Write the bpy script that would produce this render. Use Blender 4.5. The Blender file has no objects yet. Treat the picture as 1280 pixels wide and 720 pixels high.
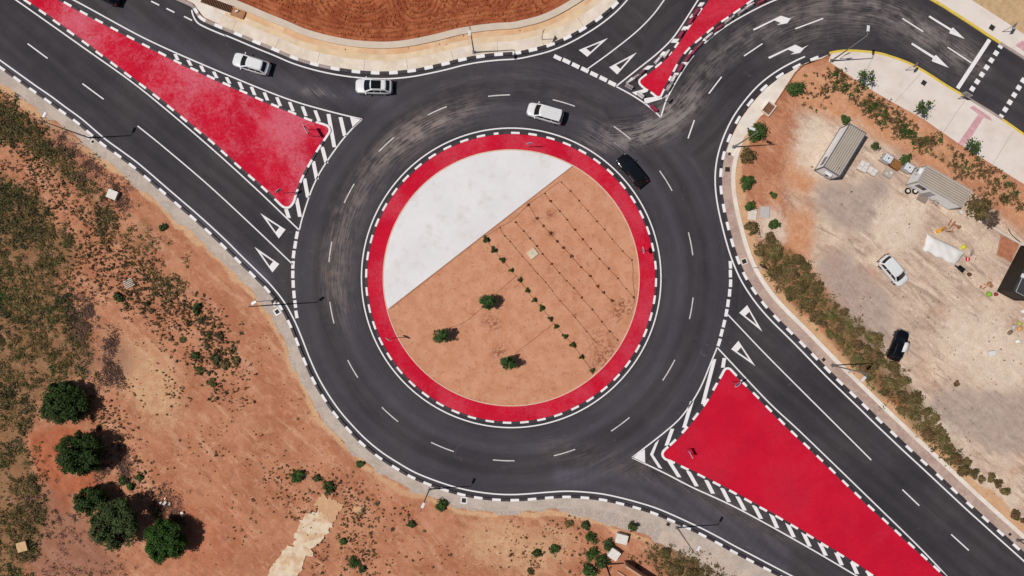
import bpy, bmesh, math, random
import numpy as np
from mathutils import Vector, Matrix
R = math.radians
random.seed(7)
rng = np.random.default_rng(11)
SC = bpy.context.scene
COL = SC.collection

# ------------------------------------------------------------------ image coordinates
# Image pixel coordinates (right, down), a decimetre each -> metres around the nadir.
CAMH = 90.0
def P(e, s): return ((e - 640.0) / 10.0, (360.0 - s) / 10.0)
def PL(l): return [P(a[0], a[1]) for a in l]
C0 = P(639, 347.3)

# ------------------------------------------------------------------ numpy noise
_T = rng.random((256, 256)).astype(np.float32)
def vnoise(x, y):
    xi = np.floor(x).astype(np.int64); yi = np.floor(y).astype(np.int64)
    fx = (x - xi); fy = (y - yi)
    fx = fx*fx*(3-2*fx); fy = fy*fy*(3-2*fy)
    a = _T[xi & 255, yi & 255]; b = _T[(xi+1) & 255, yi & 255]
    c = _T[xi & 255, (yi+1) & 255]; d = _T[(xi+1) & 255, (yi+1) & 255]
    return (a*(1-fx)+b*fx)*(1-fy) + (c*(1-fx)+d*fx)*fy
def fbm(x, y, s, o=4, off=0.0):
    t = 0; amp = 1; tot = 0
    for k in range(o):
        t = t + amp*vnoise(x*s + 17.3*k + off, y*s + 41.7*k - off*1.7); tot += amp
        amp *= .5; s *= 2.03
    return t/tot
def pip(x, y, poly):
    ins = np.zeros(x.shape, bool)
    n = len(poly)
    for i in range(n):
        x0, y0 = poly[i]; x1, y1 = poly[(i+1) % n]
        if y0 == y1: continue
        c = ((y0 > y) != (y1 > y)) & (x < (x1-x0)*(y-y0)/(y1-y0)+x0)
        ins ^= c
    return ins
def sstep(a, b, v):
    t = np.clip((v-a)/(b-a), 0, 1); return t*t*(3-2*t)

# ------------------------------------------------------------------ curves
def catmull(pts, step=.4, closed=False):
    p = [np.array(q, float) for q in pts]
    n = len(p); out = []
    rngi = range(n if closed else n-1)
    for i in rngi:
        if closed: a, b, c, d = p[(i-1) % n], p[i], p[(i+1) % n], p[(i+2) % n]
        else:
            b, c = p[i], p[i+1]
            a = p[i-1] if i > 0 else 2*b-c
            d = p[i+2] if i+2 < n else 2*c-b
        L = np.linalg.norm(c-b); k = max(1, int(math.ceil(L/step)))
        # centripetal-ish tangents limited by the segment
        m1 = (c-a)*.5; m2 = (d-b)*.5
        l1 = np.linalg.norm(m1); l2 = np.linalg.norm(m2)
        if l1 > 1e-6: m1 = m1/l1*min(l1, L*1.0)
        if l2 > 1e-6: m2 = m2/l2*min(l2, L*1.0)
        for j in range(k):
            t = j/k; t2 = t*t; t3 = t2*t
            out.append((2*t3-3*t2+1)*b+(t3-2*t2+t)*m1+(-2*t3+3*t2)*c+(t3-t2)*m2)
    if not closed: out.append(p[-1])
    return np.array(out)
def normals(c, closed=False):
    if closed: d = np.roll(c, -1, 0)-np.roll(c, 1, 0)
    else:
        d = np.empty_like(c); d[1:-1] = c[2:]-c[:-2]; d[0] = c[1]-c[0]; d[-1] = c[-1]-c[-2]
    d /= np.linalg.norm(d, axis=1)[:, None]+1e-9
    return np.stack([-d[:, 1], d[:, 0]], 1)
def offset(c, o, closed=False): return c + normals(c, closed)*np.asarray(o).reshape(-1, 1)
def arclen(c):
    return np.concatenate([[0], np.cumsum(np.linalg.norm(np.diff(c, axis=0), axis=1))])
def extend(pts, n, step, end=True):
    """carry a traced run on past the picture in the same direction"""
    p = list(pts)
    if end:
        a, b = np.array(p[-3]), np.array(p[-1])
        d = (b-a)/np.linalg.norm(b-a)
        for k in range(n): p.append(tuple(np.array(p[-1])+d*step))
    else:
        a, b = np.array(p[2]), np.array(p[0])
        d = (b-a)/np.linalg.norm(b-a)
        for k in range(n): p.insert(0, tuple(np.array(p[0])+d*step))
    return p

# ------------------------------------------------------------------ materials
def lin(h):
    h = h.lstrip('#'); o = []
    for i in (0, 2, 4):
        v = int(h[i:i+2], 16)/255
        o.append(v/12.92 if v <= .04045 else ((v+.055)/1.055)**2.4)
    return o
class NT:
    def __init__(s, name):
        s.m = bpy.data.materials.new(name); s.m.use_nodes = True
        s.t = s.m.node_tree; s.n = s.t.nodes; s.b = s.n['Principled BSDF']
        s.pos = s.n.new('ShaderNodeNewGeometry').outputs['Position']
    def link(s, a, b): s.t.links.new(a, b)
    def math(s, op, a, b=None, c=None):
        n = s.n.new('ShaderNodeMath'); n.operation = op
        for i, v in enumerate((a, b, c)):
            if v is None: continue
            if isinstance(v, (int, float)): n.inputs[i].default_value = v
            else: s.link(v, n.inputs[i])
        return n.outputs[0]
    def noise(s, scale, detail=4, rough=.55, vec=None, dist=0, off=0):
        n = s.n.new('ShaderNodeTexNoise'); n.inputs['Scale'].default_value = scale
        n.inputs['Detail'].default_value = detail; n.inputs['Roughness'].default_value = rough
        n.inputs['Distortion'].default_value = dist
        v = vec or s.pos
        if off:
            a = s.n.new('ShaderNodeVectorMath'); a.inputs[1].default_value = (off, off*.7, off*.3)
            s.link(v, a.inputs[0]); v = a.outputs[0]
        s.link(v, n.inputs['Vector'])
        return n.outputs['Fac']
    def ramp(s, v, a, b, lo=0., hi=1.):
        n = s.n.new('ShaderNodeMapRange'); n.interpolation_type = 'SMOOTHSTEP'
        s.link(v, n.inputs['Value'])
        n.inputs['From Min'].default_value = a; n.inputs['From Max'].default_value = b
        n.inputs['To Min'].default_value = lo; n.inputs['To Max'].default_value = hi
        return n.outputs['Result']
    def col(s, c):
        n = s.n.new('ShaderNodeRGB'); n.outputs[0].default_value = (*c[:3], 1); return n.outputs[0]
    def mix(s, f, a, b, bt='MIX'):
        n = s.n.new('ShaderNodeMix'); n.data_type = 'RGBA'; n.blend_type = bt
        for v, i in ((f, n.inputs['Factor']), (a, n.inputs['A']), (b, n.inputs['B'])):
            if isinstance(v, (int, float)): i.default_value = v
            elif isinstance(v, (tuple, list)): i.default_value = (*v[:3], 1)
            else: s.link(v, i)
        return n.outputs['Result']
    def val(s, c, f):
        """multiply a colour by a scalar socket"""
        n = s.n.new('ShaderNodeVectorMath'); n.operation = 'SCALE'
        s.link(c, n.inputs[0])
        if isinstance(f, (int, float)): n.inputs['Scale'].default_value = f
        else: s.link(f, n.inputs['Scale'])
        return n.outputs[0]
    def attr(s, name):
        n = s.n.new('ShaderNodeAttribute'); n.attribute_name = name; return n.outputs['Fac']
    def scalevec(s, sc, rot=0):
        a = s.n.new('ShaderNodeMapping'); a.inputs['Rotation'].default_value = (0, 0, rot); s.link(s.pos, a.inputs['Vector'])
        n = s.n.new('ShaderNodeMapping'); n.inputs['Scale'].default_value = sc
        s.link(a.outputs[0], n.inputs['Vector']); return n.outputs[0]
    def bump(s, h, st=.3, d=.05):
        n = s.n.new('ShaderNodeBump'); n.inputs['Strength'].default_value = st
        n.inputs['Distance'].default_value = d; s.link(h, n.inputs['Height'])
        s.link(n.outputs[0], s.b.inputs['Normal'])
    def done(s, c, rough=.8, spec=.3, metal=0):
        if isinstance(c, (tuple, list)): s.b.inputs['Base Color'].default_value = (*c[:3], 1)
        else: s.link(c, s.b.inputs['Base Color'])
        if isinstance(rough, (int, float)): s.b.inputs['Roughness'].default_value = rough
        else: s.link(rough, s.b.inputs['Roughness'])
        s.b.inputs['Specular IOR Level'].default_value = spec
        s.b.inputs['Metallic'].default_value = metal
        return s.m
_M = {}
def mat(name, c, rough=.6, var=.15, scale=3., spec=.35, metal=0, bump=0, second=None, dirt=None):
    if name in _M: return _M[name]
    if isinstance(c, str): c = lin(c)
    t = NT(name)
    n1 = t.noise(scale, 5, .6)
    base = t.col(c)
    if second:
        base = t.mix(t.ramp(t.noise(scale*.37, 4, .6, off=9), .42, .66), c, lin(second) if isinstance(second, str) else second)
    if dirt:
        base = t.mix(t.ramp(t.noise(scale*.8, 6, .7, off=31), .5, .8, 0, .7), base, lin(dirt) if isinstance(dirt, str) else dirt)
    v = t.ramp(n1, .25, .75, 1-var, 1+var)
    out = t.val(base, v)
    if bump: t.bump(t.noise(scale*6, 5, .65), bump, .03)
    _M[name] = t.done(out, rough, spec, metal)
    return _M[name]
def leafmat(name, c1, c2, c3=None):
    if name in _M: return _M[name]
    t = NT(name)
    g = [n for n in t.n if n.type == 'NEW_GEOMETRY'][0]
    r = g.outputs['Random Per Island']
    c = t.mix(r, lin(c1), lin(c2))
    if c3:
        c = t.mix(t.ramp(t.noise(.9, 3, .5, off=5), .48, .66), c, lin(c3))
    c = t.val(c, t.ramp(t.noise(1.7, 3), .3, .7, .7, 1.3))
    _M[name] = t.done(c, .7, .2)
    return _M[name]

# ------------------------------------------------------------------ objects
def tag(o, label=None, cat=None, group=None, kind=None):
    if label: o['label'] = label
    if cat: o['category'] = cat
    if group: o['group'] = group
    if kind: o['kind'] = kind
    return o
def empty(name, loc, rz=0, **k):
    o = bpy.data.objects.new(name, None); COL.objects.link(o)
    o.location = loc if len(loc) == 3 else (*loc, 0); o.rotation_euler = (0, 0, rz)
    o.empty_display_size = .3
    return tag(o, **k)
class MB:
    """collects faces, becomes ONE mesh"""
    def __init__(s): s.v = []; s.f = []; s.mi = []
    def add(s, vs, fs, mi=0):
        b = len(s.v); s.v += [tuple(v) for v in vs]
        for f in fs: s.f.append(tuple(i+b for i in f)); s.mi.append(mi)
    def box(s, c, d, rz=0, mi=0, taper=1.0, rx=0, ry=0):
        m = Matrix.Rotation(rz, 3, 'Z') @ Matrix.Rotation(ry, 3, 'Y') @ Matrix.Rotation(rx, 3, 'X')
        vs = []
        for z in (-.5, .5):
            k = 1 if z < 0 else taper
            for x, y in ((-.5, -.5), (.5, -.5), (.5, .5), (-.5, .5)):
                vs.append(Vector(c) + m @ Vector((x*d[0]*k, y*d[1]*k, z*d[2])))
        s.add(vs, [(3, 2, 1, 0), (4, 5, 6, 7), (0, 1, 5, 4), (1, 2, 6, 5), (2, 3, 7, 6), (3, 0, 4, 7)], mi)
    def tube(s, pts, r, n=8, mi=0, caps=True):
        pts = [Vector(p) for p in pts]; rr = r if isinstance(r, (list, tuple)) else [r]*len(pts)
        rings = []
        for i, p in enumerate(pts):
            d = (pts[min(i+1, len(pts)-1)]-pts[max(i-1, 0)]).normalized()
            u = d.orthogonal().normalized() if abs(d.z) < .99 else Vector((1, 0, 0))
            if abs(d.z) < .99: u = d.cross(Vector((0, 0, 1))).normalized()
            w = d.cross(u).normalized()
            rings.append([p+(u*math.cos(2*math.pi*k/n)+w*math.sin(2*math.pi*k/n))*rr[i] for k in range(n)])
        vs = [v for rg in rings for v in rg]; fs = []
        for i in range(len(pts)-1):
            for k in range(n):
                fs.append((i*n+k, i*n+(k+1) % n, (i+1)*n+(k+1) % n, (i+1)*n+k))
        if caps: fs += [tuple(range(n))[::-1], tuple(range((len(pts)-1)*n, len(pts)*n))]
        s.add(vs, fs, mi)
    def cyl(s, c, r, h, n=16, mi=0, r2=None, axis='Z'):
        r2 = r if r2 is None else r2; vs = []
        for z, q in ((-h/2, r), (h/2, r2)):
            for k in range(n):
                a = 2*math.pi*k/n; x, y = q*math.cos(a), q*math.sin(a)
                p = (x, y, z) if axis == 'Z' else ((x, z, y) if axis == 'Y' else (z, x, y))
                vs.append(Vector(c)+Vector(p))
        fs = [(k, (k+1) % n, n+(k+1) % n, n+k) for k in range(n)]+[tuple(range(n))[::-1], tuple(range(n, 2*n))]
        s.add(vs, fs, mi)
    def prism(s, poly, z0, z1, mi=0):
        n = len(poly)
        a = sum(poly[i][0]*poly[(i+1) % n][1]-poly[(i+1) % n][0]*poly[i][1] for i in range(n))
        if a < 0: poly = poly[::-1]
        vs = [(x, y, z0) for x, y in poly]+[(x, y, z1) for x, y in poly]
        s.add(vs, [tuple(range(n))[::-1], tuple(range(n, 2*n))]+[(i, (i+1) % n, n+(i+1) % n, n+i) for i in range(n)], mi)
    def flat(s, poly, z, mi=0):
        n = len(poly)
        a = sum(poly[i][0]*poly[(i+1) % n][1]-poly[(i+1) % n][0]*poly[i][1] for i in range(n))
        if a < 0: poly = poly[::-1]
        s.add([(x, y, z) for x, y in poly], [tuple(range(n))], mi)
    def ribbon(s, c, o0, o1, z, mi=0, closed=False):
        a = offset(c, o0, closed); b = offset(c, o1, closed); n = len(c)
        vs = [(x, y, z) for x, y in a]+[(x, y, z) for x, y in b]
        fs = []
        for i in range(n if closed else n-1):
            j = (i+1) % n
            f = (i, j, n+j, n+i)
            fs.append(f if np.mean(o1) > np.mean(o0) else f[::-1])
        s.add(vs, fs, mi)
    def slab(s, c, o0, o1, z0, z1, mi=0):
        """a ribbon with thickness"""
        a = offset(c, o0); b = offset(c, o1); n = len(c)
        if np.mean(o1) < np.mean(o0): a, b = b, a
        vs = [(x, y, z1) for x, y in a]+[(x, y, z1) for x, y in b]+[(x, y, z0) for x, y in a]+[(x, y, z0) for x, y in b]
        fs = []
        for i in range(n-1):
            fs += [(i, i+1, n+i+1, n+i), (2*n+i, 2*n+i+1, i+1, i), (n+i, n+i+1, 3*n+i+1, 3*n+i)]
        fs += [(0, n, 3*n, 2*n), (n-1, 3*n-1, 4*n-1, 2*n-1)]
        s.add(vs, fs, mi)
    def build(s, name, mats, parent=None, smooth=False, loc=None, rz=0, bevel=0, subsurf=0, tri=False):
        me = bpy.data.meshes.new(name); me.from_pydata(s.v, [], s.f)
        mats = mats if isinstance(mats, (list, tuple)) else [mats]
        for m in mats: me.materials.append(m)
        if len(mats) > 1: me.polygons.foreach_set('material_index', s.mi)
        if tri:
            bm = bmesh.new(); bm.from_mesh(me)
            bmesh.ops.triangulate(bm, faces=[f for f in bm.faces if len(f.verts) > 4])
            bm.to_mesh(me); bm.free()
        if smooth: me.polygons.foreach_set('use_smooth', [True]*len(me.polygons))
        me.update()
        o = bpy.data.objects.new(name, me); COL.objects.link(o)
        if parent: o.parent = parent
        if loc is not None: o.location = loc if len(loc) == 3 else (*loc, 0)
        o.rotation_euler = (0, 0, rz)
        if bevel:
            b = o.modifiers.new('Bevel', 'BEVEL'); b.width = bevel; b.segments = 2; b.limit_method = 'ANGLE'; b.angle_limit = R(35)
        if subsurf:
            b = o.modifiers.new('Sub', 'SUBSURF'); b.levels = subsurf; b.render_levels = subsurf
        return o
def npmesh(name, v, f, m, parent=None, attrs=None, smooth=False):
    me = bpy.data.meshes.new(name); k = f.shape[1]
    me.vertices.add(len(v)); me.vertices.foreach_set('co', v.astype(np.float32).ravel())
    me.loops.add(f.size); me.loops.foreach_set('vertex_index', f.astype(np.int32).ravel())
    me.polygons.add(len(f)); me.polygons.foreach_set('loop_start', np.arange(0, f.size, k, dtype=np.int32))
    me.polygons.foreach_set('loop_total', np.full(len(f), k, np.int32))
    if smooth: me.polygons.foreach_set('use_smooth', np.ones(len(f), bool))
    me.update(calc_edges=True); me.validate()
    for kx, a in (attrs or {}).items():
        at = me.attributes.new(kx, 'FLOAT', 'POINT'); at.data.foreach_set('value', a.astype(np.float32).ravel())
    me.materials.append(m)
    o = bpy.data.objects.new(name, me); COL.objects.link(o)
    if parent: o.parent = parent
    return o
def copy_tree(o, parent=None):
    c = o.copy(); COL.objects.link(c)
    if parent: c.parent = parent
    for ch in list(o.children): copy_tree(ch, c)
    return c

# ================================================================== TRACED LINES
A_w = [(41,113),(60,126),(78,139.5),(96,152.5),(112.5,166.5),(129,180.5),(147,193.5),(166,207.5),(184.5,223),(203.5,239.5),(222.5,255.8),(241.5,272.2),(260.5,289.3),(279.3,307),(297.5,325.3),(315.5,342.8),(334,361.5),(350,382),(362,404),(371.5,426.5),(381,451),(392,475),(405,497.3),(419.5,518),(435.5,536.5),(452.5,553.8),(472.5,570.3),(494,584.3),(514,595.8),(534,604.3),(555,611.7),(576,617.7),(597.5,621.8),(620,624.4),(642.5,625),(664,623.8),(686,622),(708,620.8),(730,621.8),(752.5,624.3),(774,628.8),(795.5,634.5),(817,641.2),(837.5,649.7),(857.5,658.8),(877.5,668.3),(897.5,678.8),(916,689),(937,700),(958,711)]
A_w = extend(A_w, 9, 24, False); A_w = extend(A_w, 10, 24)
B_w = [(252.5,23.5),(273,33),(297,43),(320.5,53),(344,62.5),(367.5,72.5),(392.5,80.3),(418,86),(444,89.8),(469,91.5),(491,91.3),(514,89),(535.5,85),(557,80.2),(578,74.8),(600,70.8),(622.5,68.3),(645,66.8),(666,62.6),(687,56.8),(708,48),(727.5,37.3),(748,24),(767.5,7.8)]
B_pre = [(-80,-150),(20,-97),(120,-47),(200,-11),(224.5,0),(241,7.5),(244.5,12.5)]
B_w = B_w + [(784,-11),(799,-33),(813,-56),(828,-80),(843,-104)]
C_up = [(1280+180,286),(1340,208),(1280,169),(1255,151.5),(1230,135.5),(1204,120),(1180,106),(1160,93),(1140,81.5),(1120,73.5),(1095,66.5),(1060,63.8),(1040,66)]
C_w = [(1018.5,73),(996,82.8),(974.5,94.8),(954.5,110),(937.5,128.5),(922.5,149.5),(911.5,172),(904.3,194),(901,215.5),(901.3,237.5),(904.6,260),(909.6,282),(915.2,303.2),(922,324),(930.8,344.2),(942,363),(955,380.5),(970,397.2),(986,413),(1002,429),(1017.5,445),(1033,461),(1049,476.8),(1064.8,492),(1081,507.7),(1098,524.4),(1116.5,542),(1135,559.5),(1154,577),(1173,594.7),(1192,612.5),(1211,630.2),(1230.3,647.6),(1249.5,665),(1269,682.4)]
C_w = extend(C_w, 8, 26)
D_l = [(941,0),(962,-14),(985,-23),(1012,-31),(1045,-35),(1085,-31),(1125,-19),(1165,0),(1203,23.5),(1249,53.5),(1280,73),(1340,113),(1460,190)]
I2_l = [(1003,-240),(980,-170),(955,-115),(930,-70),(908,-35),(884,0)]
A = catmull(PL(A_w)); B = catmull(PL(B_pre+B_w)); C = catmull(PL(C_up+C_w)); D = catmull(PL(D_l))
ROADPOLY = [tuple(p) for p in A] + [tuple(p) for p in C[::-1]] + [tuple(p) for p in D[::-1]] + [tuple(P(*q)) for q in I2_l[::-1]] + [tuple(p) for p in B[::-1]]

I1_w_low = [(34.5,2.5),(53,15),(71,28),(89,41),(107,54),(124.5,67.3),(142.5,80.5),(160,93.7),(178,107),(195.7,120.7),(213,134.7),(230,148.8),(247,163),(264,176.5),(280.5,191.5),(297.5,207),(314,221.5),(330.5,236)]
I1_arc1 = [(347.5,252.3),(352,256.8),(357.5,259.8),(363,258.5),(367.5,253),(370.5,243)]
I1_w_r = [(377.5,224),(387.4,205),(398,186.5)]
I1_arc2 = [(408.5,171),(412.5,164),(411.5,159.5),(408,156.8),(402,154.8)]
I1_w_up = [(386,149.5),(366,141),(345.5,132.8),(325,124.2),(305,115.2),(285,106.3),(264.5,97),(244,87.5),(223,78),(204,68),(184,58),(164.3,47.7),(144.5,37.3),(125,27),(105.5,16.8),(86,6)]
I1 = [(-70,-68),(0,-20),(17,-9)]+I1_w_low+I1_arc1+I1_w_r+I1_arc2+I1_w_up+[(66,-4.5),(46,-15),(-40,-62)]
I3_arc1 = [(902.2,468),(905.5,462),(908.5,460),(912,460.8),(917,466)]
I3_w_r = [(930,479.5),(945.5,495),(961,511),(977,527),(992.7,542.5),(1008.5,557.5),(1024.5,573),(1040.5,588.3),(1056.5,604),(1072.5,619.5),(1089,635),(1106,650.7),(1122.3,666),(1138.5,681),(1155,696),(1171,711)]
I3_w_l = [(893.8,483),(882.8,502),(870,519.6),(856,536.8),(841.2,552.7)]
I3_arc2 = [(831.5,561.2),(828,565.5),(828.3,570),(832,574),(837.5,575.8)]
I3_w_b = [(855.5,584.5),(875.5,594.2),(895,604.2),(914.7,614.3),(934,625),(953.3,635.7),(972.5,646.3),(992,657.7),(1011,669),(1029.5,680.6),(1048.7,692),(1067.5,703.8),(1086,716)]
I3 = I3_arc2+I3_w_b+[(1105,728),(1200,788),(1300,852),(1330,864),(1300,832),(1204,742),(1188,727)]+I3_w_r[::-1]+I3_arc1[::-1]+I3_w_l
# mark: both run the same way round
I2_red_l = [(882,4),(873.5,16),(860,35.5),(848,53),(838.5,66),(828,77),(815,88)]
I2_arc1 = [(803,97),(798.5,101.5),(799.5,105),(804.5,110)]
I2_arc2 = [(816,117.3),(821,121.5),(825.5,121),(828,116)]
I2_red_r = [(837,99),(849.5,75.5),(860.5,61.5),(877,47),(893,33.5),(918,16.3)]
I2 = I2_l[3:-1]+I2_red_l+I2_arc1+I2_arc2+I2_red_r+[(941,0),(962,-14),(985,-23),(1012,-31),(1030,-40),(980,-60)]

# ================================================================== RED PAINT, ASPHALT, WHITE PAINT ...
def make_red():
    t = NT('red_paint')
    wear = t.attr('wear')
    n = t.noise(.16, 6, .6, dist=.4); n2 = t.noise(1.5, 6, .68, dist=1.5, off=4)
    base = t.mix(t.ramp(t.noise(.25, 4), .35, .65), (.57, .008, .032), (.51, .007, .030))
    w = t.math('MULTIPLY', wear, t.ramp(t.math('ADD', t.math('MULTIPLY', n, .62), t.math('MULTIPLY', n2, .38)), .42, .62))
    c = t.mix(t.math('MULTIPLY', w, .6), base, (.64, .17, .23))
    vein = t.math('MULTIPLY', t.math('MULTIPLY', wear, t.ramp(t.math('ABSOLUTE', t.math('SUBTRACT', t.noise(.9, 5, .65, dist=2.2, off=17), .5)), 0, .03, 1, 0)), t.ramp(n, .45, .6, 0, .4))
    c = t.mix(vein, c, (.7, .3, .36))
    c = t.val(c, t.ramp(t.noise(6, 4), .3, .7, .95, 1.05))
    t.bump(t.noise(22, 4), .12, .02)
    return t.done(c, .88, .06)
RED = make_red()
WHITE = mat('white_road_paint', '#e9e7e8', .7, .05, 2.2, .2, dirt='#cfc9c6')
def make_marking():
    t = NT('worn_marking')
    c = t.mix(t.ramp(t.noise(1.2, 7, .75), .54, .78, 0, .75), lin('#e6e3e4'), lin('#9d979a'))
    return t.done(c, .7, .2)
MARK = make_marking()
def make_lane():
    t = NT('thin_marking')
    c = t.mix(t.ramp(t.noise(1.6, 7, .75), .45, .8, 0.05, .8), lin('#cfcbcb'), lin('#7d7678'))
    return t.done(c, .7, .2)
LANE = make_lane()
BLACKK = mat('black_kerb_paint', '#39343a', .6, .25, 2.5, .3, dirt='#6b6264')
YELLOW = mat('yellow_kerb_paint', '#d8bb4e', .6, .12, 2.5, .3, dirt='#b7a77a')
CONC = mat('pale_concrete', '#e2d8ce', .85, .08, .8, .15, second='#d9cabd', bump=.1)
CONCP = mat('pavement_concrete', '#ddd2cb', .85, .05, .5, .15, second='#d6c8bf', dirt='#c9b8ad', bump=.08)
CREAM = mat('cream_concrete', '#dfd1c3', .85, .10, .8, .15, second='#d8c6b2', dirt='#c7ab92', bump=.2)
PEACH = mat('peach_concrete', '#d3aa84', .9, .10, .7, .1, second='#dcbd9c', bump=.1)
SANDC = mat('sandy_concrete', '#dcc4a8', .9, .10, .7, .1, second='#d9bd9a', dirt='#cba27c', bump=.15)
WALLTOP = mat('grey_beige_concrete', '#cdbdae', .85, .07, .9, .15, bump=.1)
def make_gravel(name, c1, c2, c3):
    t = NT(name)
    n = t.noise(.5, 5, .6); g = t.noise(9, 5, .75); g2 = t.noise(2.2, 4, .6, off=7)
    c = t.mix(t.ramp(n, .38, .62), lin(c1), lin(c2))
    c = t.mix(t.ramp(g2, .5, .72, 0, .8), c, lin(c3))
    c = t.val(c, t.ramp(g, .28, .72, .84, 1.14))
    t.bump(g, .3, .03)
    return t.done(c, .95, .1)
GRAVEL = make_gravel('verge_gravel', '#b0a298', '#bfb0a4', '#c6b9ae')
GRAVELR = make_gravel('pinkish_gravel', '#a98f86', '#b9a194', '#c3afa3')
PALEG = make_gravel('pale_verge', '#bba99d', '#c8b6a8', '#b09a8b')

def make_asphalt():
    t = NT('asphalt')
    dust = t.attr('dust'); light = t.attr('light'); ang = t.attr('ang'); rad = t.attr('rad')
    cv = t.n.new('ShaderNodeCombineXYZ'); t.link(t.math('MULTIPLY', rad, 1.5), cv.inputs[0]); t.link(t.math('MULTIPLY', ang, .10), cv.inputs[1])
    st = t.noise(1.0, 6, .65, vec=cv.outputs[0])
    st2 = t.noise(4.2, 4, .6, vec=cv.outputs[0], off=3)
    big = t.noise(.09, 4, .55); mid = t.noise(.7, 5, .6, off=2); fine = t.noise(14, 4, .7)
    c = t.mix(t.ramp(big, .38, .62), lin('#363338'), lin('#403c3f'))
    c = t.val(c, t.ramp(st, .3, .72, .90, 1.14))
    c = t.val(c, t.ramp(mid, .3, .7, .93, 1.08))
    c = t.mix(t.math('MULTIPLY', light, t.ramp(st2, .25, .7, .8, 1.25)), c, lin('#5e5a66'))
    d = t.math('MULTIPLY', dust, t.ramp(t.math('ADD', t.math('MULTIPLY', st2, .6), t.math('MULTIPLY', mid, .4)), .38, .66))
    c = t.mix(t.math('MINIMUM', d, .75), c, t.mix(t.ramp(t.noise(.05, 2, .5, off=33), .4, .6), lin('#8f8583'), lin('#93837b')))
    # scattered grit and small scuffs
    grit = t.math('MULTIPLY', t.ramp(t.noise(3.2, 6, .85, off=21), .66, .76), t.math('ADD', t.math('MULTIPLY', dust, .8), .05))
    c = t.mix(grit, c, lin('#a2938c'))
    scuff = t.math('MULTIPLY', t.ramp(t.noise(.5, 8, .7, dist=2.5, off=40), .60, .74), .24)
    c = t.mix(scuff, c, lin('#8a8284'))
    wt = t.math('SINE', t.math('MULTIPLY', rad, 3.3)); c = t.val(c, t.ramp(t.math('ADD', wt, t.math('MULTIPLY', st, .8)), -1, 1.8, .91, 1.10))
    crack = t.math('MULTIPLY', t.ramp(t.math('ABSOLUTE', t.math('SUBTRACT', t.noise(.12, 7, .6, dist=1.4, off=77), .5)), 0, .004, 1, 0), t.ramp(mid, .5, .65, 0, .22))
    c = t.mix(crack, c, lin('#1c1a1c'))
    c = t.val(c, t.ramp(fine, .3, .7, .90, 1.10))
    t.bump(t.noise(30, 3), .2, .01)
    return t.done(c, .82, .22)
ASPH = make_asphalt()

# ================================================================== GROUND + ROAD SHEETS
def axis(lo, hi, step, far):
    mid = np.arange(lo, hi+1e-6, step); e = []
    d = step
    x = hi
    while x < far: d *= 1.35; x += d; e.append(x)
    e = np.array(e)
    return np.concatenate([-(e[::-1]), mid, e]) if abs(lo+hi) < 1e-6 else None
gx = axis(-76, 76, .25, 900); gy = axis(-48, 48, .25, 900)
X, Y = np.meshgrid(gx, gy); NXg, NYg = len(gx), len(gy)
X = X.astype(np.float32); Y = Y.astype(np.float32)
def mindist(x, y, c):
    out = np.full(x.size, 1e9, np.float32); xf = x.ravel(); yf = y.ravel()
    cc = c[::2].astype(np.float32)
    for k in range(0, len(cc), 24):
        s = cc[k:k+24]
        d = (xf[:, None]-s[None, :, 0])**2+(yf[:, None]-s[None, :, 1])**2
        out = np.minimum(out, d.min(1))
    return np.sqrt(out).reshape(x.shape)
inroad = pip(X, Y, ROADPOLY)
dA = mindist(X, Y, A); dB = mindist(X, Y, B); dC = mindist(X, Y, C); dD = mindist(X, Y, D)
dI2 = mindist(X, Y, catmull(PL(I2_l)))
dmin = np.minimum(np.minimum(np.minimum(dA, dB), np.minimum(dC, dD)), dI2)
wx = (fbm(X, Y, .35, 3, 3)-.5)*3.2 + (fbm(X, Y, 1.6, 2, 8)-.5)*1.0
wy = (fbm(X, Y, .35, 3, 13)-.5)*3.2 + (fbm(X, Y, 1.6, 2, 18)-.5)*1.0
def boxblur(m, k):
    for ax in (0, 1):
        c = np.cumsum(np.concatenate([np.repeat(np.take(m, [0], ax), k+1, ax), m, np.repeat(np.take(m, [-1], ax), k, ax)], ax), ax, dtype=np.float64)
        n = m.shape[ax]
        m = ((np.take(c, range(2*k+1, 2*k+1+n), ax)-np.take(c, range(0, n), ax))/(2*k+1)).astype(np.float32)
    return m
def zone(*polys, warp=1.0, blur=4):
    m = np.zeros(X.shape, np.float32)
    for p in polys: m = np.maximum(m, pip(X+wx*warp, Y+wy*warp, PL(p)).astype(np.float32))
    k = max(1, int(blur*.8))
    return boxblur(boxblur(m, k), k) if blur > 0 else m
S1 = [(-60,215),(20,222),(48,250),(72,285),(94,300),(92,330),(74,350),(88,368),(104,400),(112,440),(122,470),(96,478),(70,476),(48,500),(34,540),(42,580),(58,640),(40,700),(20,790),(-60,790)]
S2 = [(-40,100),(10,132),(34,150),(52,165),(72,190),(96,212),(116,235),(138,262),(146,290),(138,300),(126,285),(112,255),(95,235),(74,222),(50,195),(24,178),(-40,172)]
S3 = [(150,300),(175,270),(200,290),(205,320),(190,340),(165,330)]
S4 = [(190,345),(215,330),(232,350),(222,372),(200,368)]
GREY_L = [[(135,215),(160,240),(165,275),(145,260),(125,235)]]
DARK_L = [[(112,445),(140,415),(165,425),(178,450),(150,478),(118,470)],[(95,385),(118,372),(125,395),(112,425),(98,412)],[(30,620),(60,600),(110,650),(150,700),(160,740),(60,740),(20,690)],[(130,565),(150,575),(155,600),(135,600)],[(185,625),(215,620),(235,650),(215,655)],[(60,140),(92,168),(120,205),(135,240),(112,228),(84,195),(52,165)]]
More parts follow.
